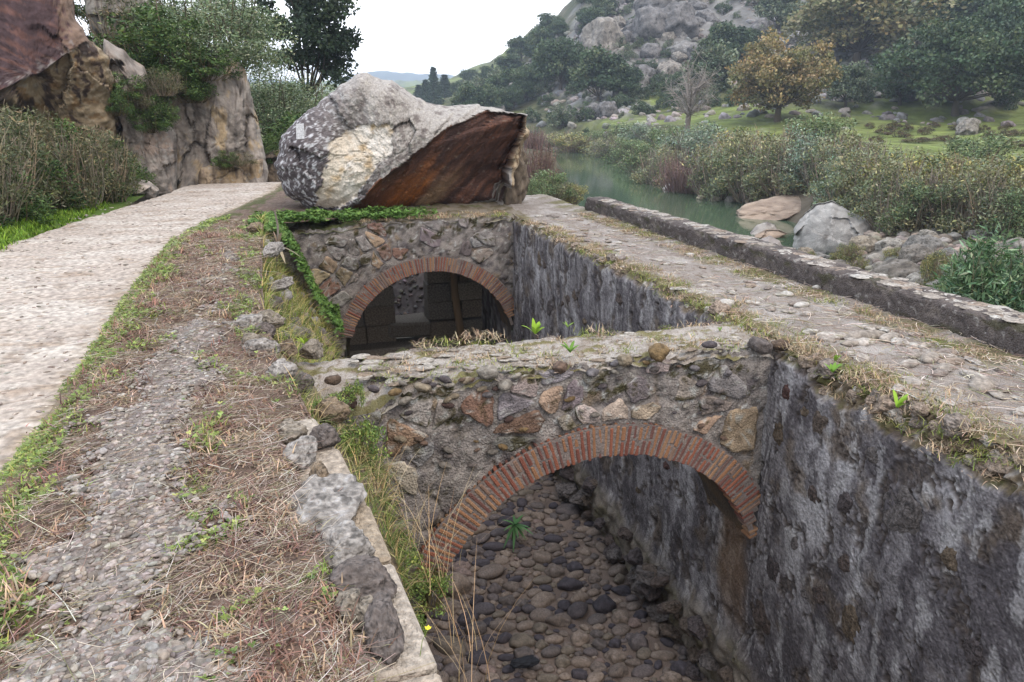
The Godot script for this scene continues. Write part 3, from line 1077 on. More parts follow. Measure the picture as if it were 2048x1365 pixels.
# ---------------------------------------------------------------- walls with an arch across the race
const ARCH_R := 1.6
func arch_hole(v: float, y: float, cv: float, cy: float, r: float) -> bool:
	if y < cy:
		return absf(v - cv) < r
	return Vector2(v - cv, y - cy).length() < r
func stone_tones() -> Array:
	var out := []
	for c in [k(136, 130, 124), k(120, 112, 110), k(150, 138, 120), k(110, 94, 82), k(140, 118, 86), k(98, 92, 96), k(124, 104, 92), k(162, 156, 148), k(128, 124, 128), k(92, 74, 70)]:
		out.append(tinted(M.stone, c))
	return out
func arch_wall(called: String, label: String, u: float, thick: float, cv: float, cy: float, left: float, top: Callable, nv: int, ny: int, s: int, split_rate: float, last: float) -> Node3D:
	var o := thing(called, label, "wall")
	var bottom := -4.05
	var face := func(front: bool, n1: int, n2: int) -> ArrayMesh:
		return sheet(n1, n2, func(i: int, j: int):
			var v := lerpf(left, 4.03, i / (n1 - 1.0))
			var t: float = top.call(v)
			var y := lerpf(bottom, t, j / (n2 - 1.0))
			var a := na.get_noise_2d(v * 2.0 + s, y * 2.0)
			var f := nc.get_noise_2d(v * 13.0, y * 13.0 + s)
			var cellv := ncell2.get_noise_2d(v * 3.4 + s + 0.35 * a, y * 4.2)
			var joint := sstep(-0.82, -0.97, cellv + 0.12 * f) * sstep(0.25, -0.25, a + 0.25)
			var proud := 0.03 * a + 0.012 * f - 0.03 * joint + 0.02 * cellv
			var c := k(146, 138, 133).lerp(k(168, 159, 152), sstep(-0.1, 0.5, a)).lerp(k(112, 105, 106), sstep(0.1, 0.6, nb.get_noise_2d(v * 3.0 + 8.0, y * 3.0 + s)))
			c = c.lerp(k(150, 122, 88), 0.5 * sstep(0.3, 0.55, nb.get_noise_2d(v * 2.2 + 60.0, y * 2.2 + s)))
			c = c.lerp(k(104, 94, 82), joint * 0.6)
			c = c.lerp(k(62, 58, 34), 0.85 * sstep(0.2, 0.42, nb.get_noise_2d(v * 2.7 + 25.0, y * 3.2 + s) + 0.35 * f - 0.35 * sstep(t - 0.15, t - 0.7, y)))
			if nd.get_noise_2d(v * 30.0, y * 30.0 + s) > 0.56:
				c = c.lerp(k(186, 184, 174), 0.6)
			var crust := nb.get_noise_2d(v * 6.5 + 140.0, y * 6.5 + s) + 0.3 * f
			c = c.lerp(k(200, 200, 196), 0.8 * sstep(0.4, 0.46, crust) * sstep(-1.3, -0.5, y))
			c = c.lerp(c * 0.7, 0.7 * sstep(0.1, 0.4, nc.get_noise_2d(v * 5.0 + 90.0, y * 5.0 + s)))
			sp = Vector3(v, y + (0.05 * f if j == n2 - 1 else 0.0), -(u - proud) if front else -(u + thick))
			sc = c
			return not arch_hole(v, y, cv, cy, ARCH_R + 0.1), Vector3.BACK if front else Vector3.FORWARD)
	part("wall_face", face.call(true, nv, ny), M.rubble, o)
	part("wall_back", face.call(false, nv / 3, ny / 3), M.rubble, o)
	# soffit of the vault
	part("vault", sheet(60, 24, func(i: int, j: int):
		var ang := lerpf(-0.55, PI + 0.55, i / 59.0)
		var w := u + 0.03 + (thick - 0.03) * j / 23.0
		var r := ARCH_R + 0.03 + 0.012 * na.get_noise_2d(ang * 6.0, w * 4.0)
		sp = Vector3(cv + cos(ang) * r, cy + sin(ang) * r, -w)
		if ang < 0.0:
			sp = Vector3(cv + r, cy + ang * 3.0, -w)
		elif ang > PI:
			sp = Vector3(cv - r, cy - (ang - PI) * 3.0, -w)
		var st := nb.get_noise_2d(ang * 5.0, w * 1.2)
		sc = k(108, 92, 74).lerp(k(84, 76, 70), clampf(0.5 + st * 1.4, 0, 1)).lerp(k(124, 100, 72), sstep(0.1, 0.5, na.get_noise_2d(ang * 3.0, w * 3.0)))
		return sp.x < 4.0, Vector3.DOWN), M.plaster, o)
	# mortar bed of the brick ring
	var arch := part("brick_arch", sheet(110, 6, func(i: int, j: int):
		var ang := lerpf(-0.12, last + 0.02, i / 109.0)
		var r := ARCH_R + 0.012 + 0.285 * j / 5.0
		sp = Vector3(cv + cos(ang) * r, cy + sin(ang) * r, -(u - 0.058 + 0.009 * nc.get_noise_2d(ang * 30.0, r * 20.0)))
		sc = k(150, 136, 128).lerp(k(122, 112, 108), clampf(0.5 + nb.get_noise_2d(ang * 9.0, r * 8.0), 0, 1))
		return sp.x < 4.0, Vector3.BACK), M.plaster, o)
	# bricks on edge
	rng.seed = s
	var bm := []
	for c in [k(164, 104, 82), k(150, 94, 78), k(138, 88, 76), k(170, 124, 92), k(128, 90, 82), k(174, 136, 106), k(150, 122, 106), k(128, 102, 94)]:
		bm.append(tinted(M.brick, c))
	var shapes := []
	for i in 5:
		shapes.append(block(Vector3(0.034, 0.285, 0.14), 0.007, 900 + i, 0.003))
	for i in 5:
		shapes.append(block(Vector3(0.034, 0.136, 0.14), 0.007, 910 + i, 0.003))
	var pitch := 0.0515
	var count := int(PI * (ARCH_R + 0.12) / pitch)
	for i in range(-1, count + 2):
		var ang := (i + 0.5) / count * PI
		if ang > last:
			continue
		var dir := Vector2(cos(ang), sin(ang))
		if cv + dir.x * (ARCH_R + 0.28) > 4.04:
			var fits := (4.0 - cv) / maxf(dir.x, 0.01)
			if fits < ARCH_R + 0.05:
				continue
		var split := rng.randf() < split_rate
		var shift := rf(-0.012, 0.012)
		var hue := clampf(3.2 + 5.0 * na.get_noise_1d(ang * 5.0 + s) + 1.5 * sstep(0.9, 0.2, ang), 0.0, 7.0)
		for half in (2 if split else 1):
			var rr := ARCH_R + 0.1425 + shift
			if split:
				rr = ARCH_R + 0.069 + 0.146 * half + shift
			var b := Basis(Vector3(dir.y, -dir.x, 0), Vector3(dir.x, dir.y, 0), Vector3(0, 0, 1)) * Basis(Vector3(0, 0, 1), rf(-0.02, 0.02)) * Basis.from_scale(Vector3(rf(0.8, 1.08), rf(0.93, 1.0), 1))
			if cv + dir.x * rr > 3.99:
				continue
			part("brick", shapes[rng.randi() % 5 + (5 if split else 0)], bm[int(clampf(hue + rf(-2.6, 2.6), 0, 7))], arch, Transform3D(b, Vector3(cv + dir.x * rr, cy + dir.y * rr, -(u - 0.065 + 0.07 + rf(-0.006, 0.006)))))
	return o
func top_near(v: float) -> float:
	return -0.05 + 0.045 * nb.get_noise_1d(v * 2.5) + 0.02 * nc.get_noise_1d(v * 9.0) - 0.22 * sstep(0.9, 0.2, v) - 0.05 * sstep(1.6, 0.8, v)
func top_far(v: float) -> float:
	return 0.0 + 0.04 * nb.get_noise_1d(v * 2.5 + 40.0) + 0.03 * nc.get_noise_1d(v * 8.0) - 0.1 * sstep(1.2, 0.4, v)

# Stones of a rubble face: the cells between scattered points, each a mesh of its own with a broken, slightly tilted front.
func rubble(o: Node3D, u: float, left: float, right: float, low: float, top: Callable, cv: float, cy: float, cell: Vector2, s: int, share: Callable, tones: Array) -> void:
	rng.seed = s
	var pts := []
	var y := low
	var row := 0
	while y < 0.1:
		var v := left + (0.5 if row % 2 else 0.0) * cell.x
		while v < right:
			if rng.randf() < 0.8:
				pts.append(Vector2(v + rf(-0.42, 0.42) * cell.x, y + rf(-0.42, 0.42) * cell.y))
			v += cell.x
		y += cell.y
		row += 1
	for i in pts.size():
		var a: Vector2 = pts[i]
		if rng.randf() > share.call(a.x, a.y) or arch_hole(a.x, a.y, cv, cy, ARCH_R + 0.3) or a.y > top.call(a.x) - 0.03:
			continue
		var poly := PackedVector2Array([a + Vector2(-0.3, -0.22), a + Vector2(0.3, -0.22), a + Vector2(0.3, 0.22), a + Vector2(-0.3, 0.22)])
		for j in pts.size():
			var b: Vector2 = pts[j]
			if i == j or a.distance_squared_to(b) > 0.4:
				continue
			var n := (b - a).normalized()
			var m := (a + b) / 2.0 - n * rf(0.006, 0.03)
			var cut := PackedVector2Array()
			for e in poly.size():
				var p := poly[e]
				var q := poly[(e + 1) % poly.size()]
				var dp := (p - m).dot(n)
				var dq := (q - m).dot(n)
				if dp <= 0.0:
					cut.append(p)
				if (dp < 0.0) != (dq < 0.0) and absf(dp - dq) > 1e-6:
					cut.append(p.lerp(q, dp / (dp - dq)))
			poly = cut
			if poly.size() < 3:
				break
		if poly.size() < 3:
			continue
		var mid := Vector2.ZERO
		for p in poly:
			mid += p / poly.size()
		# round the corners, keep clear of the arch and of the top
		var ring := PackedVector2Array()
		for e in poly.size():
			var p := poly[e]
			var q := poly[(e + 1) % poly.size()]
			var steps := clampi(int(p.distance_to(q) / 0.035), 1, 6)
			for t in steps:
				var w := p.lerp(q, (t + 0.5) / steps)
				w += Vector2(rf(-1, 1), rf(-1, 1)) * 0.008
				if Vector2(w.x - cv, w.y - cy).length() < ARCH_R + 0.32 and w.y > cy:
					w = Vector2(cv, cy) + Vector2(w.x - cv, w.y - cy).normalized() * (ARCH_R + 0.32)
				w.y = minf(w.y, top.call(w.x) - 0.015)
				ring.append(w)
		if ring.size() < 6:
			continue
		var proud := rf(0.002, 0.02)
		var tilt := Vector2(rf(-0.07, 0.07), rf(-0.07, 0.07))
		var tone: Color = vary(pick(tones), 0.12)
		var levels := [[1.0, 0.03], [0.97, -0.35], [0.86, -0.85], [0.62, -1.0], [0.3, -1.0]]
		var n := ring.size()
		var mesh := sheet(n, levels.size() + 1, func(e: int, l: int):
			var w := ring[e]
			var z := 0.03
			if l < levels.size():
				w = mid.lerp(ring[e], levels[l][0])
				z = levels[l][1] if l == 0 else levels[l][1] * proud
			else:
				w = mid
				z = -proud
			var f := nc.get_noise_2d(w.x * 14.0, w.y * 14.0 + s)
			var g := nb.get_noise_2d(w.x * 5.0, w.y * 5.0 + s)
			if l > 0:
				z += (w - mid).dot(tilt) + 0.012 * g + 0.006 * f
			sp = Vector3(w.x, w.y, -(u - 0.03 * na.get_noise_2d(w.x * 2.0 + s, w.y * 2.0) + z))
			var c := tone.lerp(tone * 0.72, sstep(0.0, 0.5, f)).lerp(tone * 1.18, sstep(0.1, 0.5, g))
			c = c.lerp(k(66, 60, 38), 0.8 * sstep(0.25, 0.45, nb.get_noise_2d(w.x * 2.7 + 25.0, w.y * 3.2 + s) + 0.3 * f))
			if nb.get_noise_2d(w.x * 8.0 + 77.0, w.y * 8.0 + s) > 0.36:
				c = c.lerp(k(190, 190, 184), 0.75)
			sc = Color(clampf(c.r, 0, 1), clampf(c.g, 0, 1), clampf(c.b, 0, 1))
			return true, Vector3.BACK, true)
		part("stone", mesh, M.rubble, o)

func near_arch() -> void:
	var cv := 2.42
	var cy := -2.48
	var u := 5.5
	var o := arch_wall("arched_cross_wall", "rubble cross wall with red brick arch and plants along its pale top", u, 0.8, cv, cy, -0.12, top_near, 250, 240, 71, 0.45, 2.74)
	part("wall_top", sheet(220, 56, func(i: int, j: int):
		var v := lerpf(-0.1, 4.1, i / 219.0)
		var t := j / 55.0
		var w := u - 0.01 + 0.84 * t
		var a := na.get_noise_2d(v * 2.4, w * 2.4)
		var f := nc.get_noise_2d(v * 12.0, w * 12.0)
		var y := top_near(v) * (1.0 - t) + (-0.02 + 0.03 * nb.get_noise_1d(v * 2.0 + 9.0)) * t + 0.03 * a + 0.015 * f - 0.06 * pow(absf(t * 2.0 - 1.0), 6.0)
		var c := k(184, 176, 168).lerp(k(156, 145, 134), sstep(0.0, 0.5, a)).lerp(k(128, 114, 98), sstep(0.1, 0.6, f))
		c = c.lerp(k(110, 104, 58), 0.7 * sstep(0.25, 0.5, nb.get_noise_2d(v * 2.0, w * 4.0) + 0.6 * absf(t - 0.5)))
		sp = Vector3(v, y + 0.005, -w)
		sc = c
		return true, Vector3.UP), M.earth, o)
	var mats := stone_tones()
	var pale := [tinted(M.stone, k(188, 182, 174)), tinted(M.stone, k(170, 162, 154)), tinted(M.stone, k(156, 146, 136)), tinted(M.stone, k(196, 190, 182)), tinted(M.stone, k(164, 148, 132))]
	rng.seed = 72
	rubble(o, u, 0.28, 3.72, -2.2, top_near, cv, cy, Vector2(0.27, 0.19), 71, func(v: float, y: float) -> float:
		return clampf(0.8 - 0.5 * sstep(-0.4, -1.1, y) + 0.6 * nb.get_noise_2d(v * 1.6, y * 1.6), 0.1, 0.9), [k(160, 151, 145), k(152, 143, 139), k(168, 158, 149), k(140, 132, 131), k(172, 158, 140), k(158, 136, 114), k(164, 152, 143), k(146, 139, 139), k(132, 106, 94)])
	for t in 70:
		var v := rf(0.35, 3.6)
		var y := -0.04 - pow(rng.randf(), 1.6) * 0.9
		if arch_hole(v, y, cv, cy, ARCH_R + 0.36):
			continue
		var r := rf(0.02, 0.05)
		part("pebble", pick(pebbles), pick(mats), o, Transform3D(Basis(Vector3(0, 0, 1), rf(-0.5, 0.5)) * Basis.from_scale(Vector3(r * 1.2, r * 0.9, r)), Vector3(v, y, -(u - 0.03 * na.get_noise_2d(v * 2.0 + 71, y * 2.0) - 0.012))))
	# round stones along the front edge of the top, then flat pale stones on the top
	for q in [[790, 785, 0.07], [845, 775, 0.09], [975, 745, 0.1], [1010, 770, 0.11], [1120, 735, 0.085], [1185, 745, 0.09], [1320, 705, 0.13], [1520, 690, 0.13], [1560, 690, 0.09], [1420, 690, 0.08], [690, 800, 0.12], [665, 760, 0.07], [1455, 745, 0.06], [1250, 720, 0.09]]:
		var p := on_u(q[0], q[1], u - 0.02)
		var r: float = q[2] * 0.75
		part("stone", pick(stones) if rng.randf() < 0.6 else pick(pebbles), pick(mats), o, Transform3D(Basis(Vector3.UP, rf(0, TAU)) * Basis.from_scale(Vector3(r * 1.25, r * 0.8, r)), p))
	for t in 280:
		var v := rf(0.35, 3.9)
		var w := u + rf(0.08, 0.76)
		var r := rf(0.02, 0.055) * (1.5 if v < 1.1 else 1.0)
		part("stone", pick(slabs), pick(pale), o, Transform3D(Basis(Vector3.UP, rf(-0.5, 0.5)) * Basis.from_scale(Vector3(r * 1.4, r * 0.6, r)), Vector3(v, -0.035 + 0.03 * na.get_noise_2d(v * 2.4, w * 2.4) - 0.1 * sstep(1.0, 0.3, v) * sstep(0.6, 0.0, w - u), -w)))

func far_arch() -> void:
	var u := 13.9
	var cv := 2.38
	var cy := -2.56
	var o := arch_wall("arched_end_wall", "rubble end wall with red brick arch below the great boulder", u, 0.9, cv, cy, -0.6, top_far, 170, 170, 83, 0.2, 2.86)
	part("wall_top", sheet(120, 30, func(i: int, j: int):
		var v := lerpf(0.0, 4.3, i / 119.0)
		var t := j / 29.0
		var w := u - 0.01 + 3.4 * t
		var a := na.get_noise_2d(v * 2.0, w * 2.0)
		sp = Vector3(v, top_far(v) * (1.0 - t) + 0.06 * t + 0.05 * a - 0.05 * pow(1.0 - t, 12.0), -w)
		sc = k(150, 140, 126).lerp(k(108, 98, 76), sstep(-0.1, 0.4, a)).lerp(k(92, 104, 56), 0.7 * sstep(0.1, 0.4, nb.get_noise_2d(v * 1.4, w * 2.0) - 0.2 + 0.6 * sstep(1.8, 0.8, v)))
		return true, Vector3.UP), M.earth, o)
	var mats := stone_tones()
	rubble(o, u, 0.38, 3.75, -2.3, top_far, cv, cy, Vector2(0.3, 0.22), 83, func(v: float, y: float) -> float:
		return clampf(0.6 - 0.3 * sstep(-0.7, -1.5, y) + 0.6 * nb.get_noise_2d(v * 1.4, y * 1.4), 0.2, 0.95), [k(162, 153, 146), k(150, 141, 138), k(170, 160, 150), k(138, 130, 129), k(176, 156, 128), k(142, 116, 102), k(164, 154, 147)])
	# the mill chamber behind it: ashlar piers with a doorway, a sill and a gravel slope in the pit beyond
	var c := thing("chamber_wall", "dark squared-block wall with doorway seen through the far arch", "wall")
	var dark := [tinted(M.stone, k(160, 151, 138)), tinted(M.stone, k(142, 134, 124)), tinted(M.stone, k(174, 162, 144)), tinted(M.stone, k(150, 136, 120))]
	var w0 := 16.6
	for side in 2:
		for row in 8:
			var wide := 1.5 if side == 0 else 1.34
			var x0 := 0.48 if side == 0 else 2.72
			var cut := rf(0.4, 0.6) * wide
			for q in [[x0, cut], [x0 + cut, wide - cut]]:
				part("block", block(Vector3(q[1] - 0.02, 0.43, 0.5 + rf(-0.04, 0.04)), 0.02, 1000 + row * 4 + side, 0.015), pick(dark), c, Transform3D(Basis(), Vector3(q[0] + q[1] / 2.0, -3.85 + row * 0.45, -w0 - 0.25)))
	part("sill", block(Vector3(1.0, 0.32, 0.9), 0.05, 1100, 0.03), tinted(M.stone, k(140, 130, 118)), c, Transform3D(Basis(), Vector3(2.3, -2.85, -w0 - 0.3)))
	part("sill", block(Vector3(3.0, 0.3, 0.8), 0.05, 1101, 0.03), dark[1], c, Transform3D(Basis(), Vector3(2.3, -3.3, -w0 + 0.1)))
	rng.seed = 85
	for t in 26:
		var r := rf(0.1, 0.26)
		part("fallen_stone", pick(stones), pick(dark), c, Transform3D(Basis(Vector3.UP, rf(0, TAU)) * Basis.from_scale(Vector3(r * 1.2, r * 0.8, r)), Vector3(rf(0.6, 3.8), -4.0 + rf(0.05, 0.5), -rf(14.9, 16.4))))
	var post := thing("timber_post", "weathered timber post leaning in the dark chamber doorway", "post", Vector3(3.2, -4.0, -15.9))
	var P := Leaves.new()
	P.tube([Vector3(0.25, 0, 0), Vector3(0.16, 1.0, 0.02), Vector3(0.03, 2.1, 0.0), Vector3(0, 2.9, -0.02)], 0.1, 0.075, 9, k(108, 90, 70))
	part("shaft", P.mesh(), M.bark, post)
	var g := sheet(60, 60, func(i: int, j: int):
		var v := lerpf(0.2, 4.4, i / 59.0)
		var w := lerpf(16.9, 21.6, j / 59.0)
		var f := nc.get_noise_2d(v * 8.0, w * 8.0)
		sp = Vector3(v, -2.85 + 0.75 * (w - 17.2) + 0.05 * f, -w)
		sc = k(150, 140, 135).lerp(k(110, 100, 98), clampf(0.5 + f * 1.4, 0, 1))
		return true, Vector3.UP)
	structure("gravel_slope", g, M.rubble, "grey gravel slope behind the chamber doorway", "gravel")
	var xf := []
	var cols := []
	for t in 700:
		var v := rf(1.2, 3.6)
		var w := rf(17.1, 20.8)
		var r := rf(0.02, 0.06)
		xf.append(Transform3D(Basis(Vector3.UP, rf(0, TAU)) * Basis.from_scale(Vector3(r, r * 0.8, r)), Vector3(v, -2.83 + 0.75 * (w - 17.2), -w)))
		cols.append(vary(k(160, 150, 145), 0.3))
	swarm("loose_gravel", stones[1], M.cobble, xf, cols, "loose grey gravel lying in the chamber behind the far arch", "gravel")

# ---------------------------------------------------------------- walkway and parapet
func deck_y(u: float, v: float) -> float:
	return -0.01 + 0.03 * na.get_noise_2d(u * 1.2, v * 1.2) - 0.08 * sstep(4.2, 3.98, v + 0.06 * nb.get_noise_2d(u * 3.0, 1.0)) + 0.03 * sstep(5.4, 5.75, v)
func walkway() -> void:
	var nu := 560
	var nv := 84
	var m := sheet(nu, nv, func(i: int, j: int):
		var u := 1.6 * exp(log(17.5 / 1.6) * i / (nu - 1.0))
		var brink := 4.02 + 0.55 * maxf(0.0, -wall_top(u) - 0.05)
		var v := lerpf(brink, 5.8, j / (nv - 1.0))
		var a := na.get_noise_2d(u * 1.7 + 5.0, v * 1.7)
		var f := nc.get_noise_2d(u * 11.0, v * 11.0)
		var y := deck_y(u, v) + 0.012 * f
		var crag := sstep(0.1, 0.35, nb.get_noise_2d(u * 1.1 + 14.0, v * 2.0))
		y += 0.03 * crag * (0.6 + ncell.get_noise_2d(u * 4.0, v * 7.0))
		var c := k(162, 152, 144).lerp(k(180, 171, 163), sstep(0.0, 0.5, a)).lerp(k(136, 122, 110), sstep(0.15, 0.6, f))
		c = c.lerp(k(186, 179, 173), crag * 0.8)
		c = c.lerp(k(112, 108, 70), 0.75 * sstep(5.2, 5.6, v + 0.22 * a) * sstep(-0.3, 0.2, nb.get_noise_2d(u * 1.5, 3.0)))
		c = c.lerp(k(112, 102, 62), 0.7 * sstep(4.45, 4.1, v + 0.3 * a))
		sp = Vector3(v, y, -u)
		sc = c
		return true, Vector3.UP)
	var o := structure("walkway", m, M.earth, "stony earth walkway on top of the race wall beside the parapet", "path")
	rng.seed = 91
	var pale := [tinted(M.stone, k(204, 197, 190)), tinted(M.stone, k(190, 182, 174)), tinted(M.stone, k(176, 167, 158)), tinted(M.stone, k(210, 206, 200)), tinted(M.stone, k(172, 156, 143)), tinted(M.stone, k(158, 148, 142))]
	for q in [[1735, 672, 0.16], [1780, 675, 0.12], [1860, 720, 0.11], [1905, 728, 0.1], [1965, 770, 0.13], [2010, 775, 0.07], [1835, 715, 0.07], [1850, 693, 0.06], [1820, 728, 0.09], [1880, 748, 0.07], [1680, 672, 0.08], [1700, 690, 0.07], [1890, 705, 0.08], [1450, 610, 0.13], [1640, 580, 0.08], [1590, 610, 0.07]]:
		var p := on_y(q[0], q[1], 0.0)
		var r: float = q[2]
		part("stone", pick(pebbles), pick(pale), o, Transform3D(Basis(Vector3.UP, rf(-0.4, 0.4) + 0.3) * Basis.from_scale(Vector3(r * 1.3, r * 0.6, r * 0.8)), Vector3(p.x, deck_y(-p.z, p.x) + 0.01, p.z)))
	for t in 320:
		var u := 2.6 + 11.5 * pow(rng.randf(), 1.6)
		var v := rf(4.15, 5.5)
		if nb.get_noise_2d(u * 1.1 + 14.0, v * 2.0) < 0.05 and rng.randf() < 0.7:
			continue
		var r := rf(0.025, 0.095)
		part("stone", pick(slabs) if rng.randf() < 0.6 else pick(pebbles), pick(pale), o, Transform3D(Basis(Vector3.UP, rf(0, TAU)) * Basis.from_scale(Vector3(r * 1.3, r * 0.6, r)), Vector3(v, deck_y(u, v) + 0.008, -u)))
	# stones and dark clods hanging on the broken brink
	for q in [[1615, 720, 0.12], [1645, 735, 0.11], [1760, 810, 0.12], [1745, 825, 0.1], [1900, 850, 0.11], [1990, 930, 0.1], [1595, 745, 0.07], [1700, 790, 0.08], [1830, 815, 0.07], [1425, 615, 0.12], [1110, 475, 0.1], [1145, 490, 0.09], [1215, 515, 0.09]]:
		var p := on_v(q[0], q[1], 4.06)
		part("edge_stone", pick(rough_stones), pale[4 + rng.randi() % 2], o, Transform3D(Basis(Vector3.UP, rf(0, TAU)) * Basis.from_scale(Vector3(q[2], q[2] * 0.75, q[2])), Vector3(4.12, p.y - 0.02, p.z)))
	for t in 120:
		var u := 2.4 + 11.0 * pow(rng.randf(), 2.0)
		var r := rf(0.025, 0.07)
		var y := lerpf(wall_top(u), -0.02, rng.randf())
		part("edge_stone", pick(rough_stones), pale[2 + rng.randi() % 4], o, Transform3D(Basis(Vector3.UP, rf(0, TAU)) * Basis.from_scale(Vector3(r * 1.2, r * 0.8, r)), Vector3(4.06 + 0.55 * (y - wall_top(u)), y, -u)))
	# parapet
	var prof := [[5.7, -0.12], [5.71, 0.02], [5.715, 0.12], [5.72, 0.2], [5.725, 0.235], [5.75, 0.262], [5.8, 0.27], [5.87, 0.272], [5.95, 0.268], [6.03, 0.272], [6.1, 0.268], [6.14, 0.25], [6.155, 0.2], [6.16, 0.0], [6.18, -0.8], [6.22, -2.0], [6.28, -3.4], [6.3, -5.0]]
	var p2 := []
	for i in prof.size() - 1:
		var steps := 4 if i < 13 else 3
		for s in steps:
			p2.append(Vector2(prof[i][0], prof[i][1]).lerp(Vector2(prof[i + 1][0], prof[i + 1][1]), s / float(steps)))
	p2.append(Vector2(prof[-1][0], prof[-1][1]))
	var par := thing("parapet", "low dark lichen-stained stone parapet between walkway and river", "parapet wall")
	var body := sheet(640, p2.size(), func(i: int, j: int):
		var u := 1.9 * exp(log(14.55 / 1.9) * i / 639.0)
		var q: Vector2 = p2[j]
		var a := na.get_noise_2d(u * 2.0, q.x * 2.0 + q.y * 4.0)
		var f := nc.get_noise_3d(u * 12.0, q.x * 12.0, q.y * 12.0)
		var on_top := sstep(0.24, 0.265, q.y)
		if i == 0 or i == 639:
			q = Vector2(5.93, minf(q.y, 0.2))
		var drop := 0.03 * absf(nb.get_noise_1d(u * 3.0)) + 0.012 * f
		sp = Vector3(q.x + (1.0 - on_top) * (0.02 * a + 0.012 * f) + 0.05 * nb.get_noise_1d(u * 0.25), q.y - drop * sstep(0.05, 0.2, q.y) + 0.03 * nb.get_noise_1d(u * 0.3 + 4.0) * sstep(0.0, 0.1, q.y), -u)
		var c := k(98, 90, 87).lerp(k(124, 114, 108), sstep(-0.1, 0.5, a)).lerp(k(78, 71, 69), sstep(0.1, 0.5, f))
		c = c.lerp(k(70, 70, 44), 0.5 * sstep(0.25, 0.5, nb.get_noise_2d(u * 1.6, q.y * 5.0)))
		if nb.get_noise_2d(u * 9.0, q.y * 9.0 + 3.0) > 0.42:
			c = c.lerp(k(168, 164, 158), 0.7)
		sc = c
		return true, Vector3.LEFT + Vector3.UP * 2.0)
	part("masonry", body, M.rubble, par)
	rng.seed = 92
	for t in 290:                 # the flat stones that cap it, pale partly to paint in the skylit top
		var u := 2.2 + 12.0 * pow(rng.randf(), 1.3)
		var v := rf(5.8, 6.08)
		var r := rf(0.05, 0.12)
		part("cap_stone", pick(slabs), pale[rng.randi() % 3 + (2 if rng.randf() < 0.6 else 0)], par, Transform3D(Basis(Vector3.UP, rf(-0.4, 0.4)) * Basis.from_scale(Vector3(r * 1.1, r * 0.3, r * 1.5)), Vector3(v + 0.05 * nb.get_noise_1d(u * 0.25), 0.266 - 0.03 * absf(nb.get_noise_1d(u * 3.0)) + 0.03 * nb.get_noise_1d(u * 0.3 + 4.0), -u)))

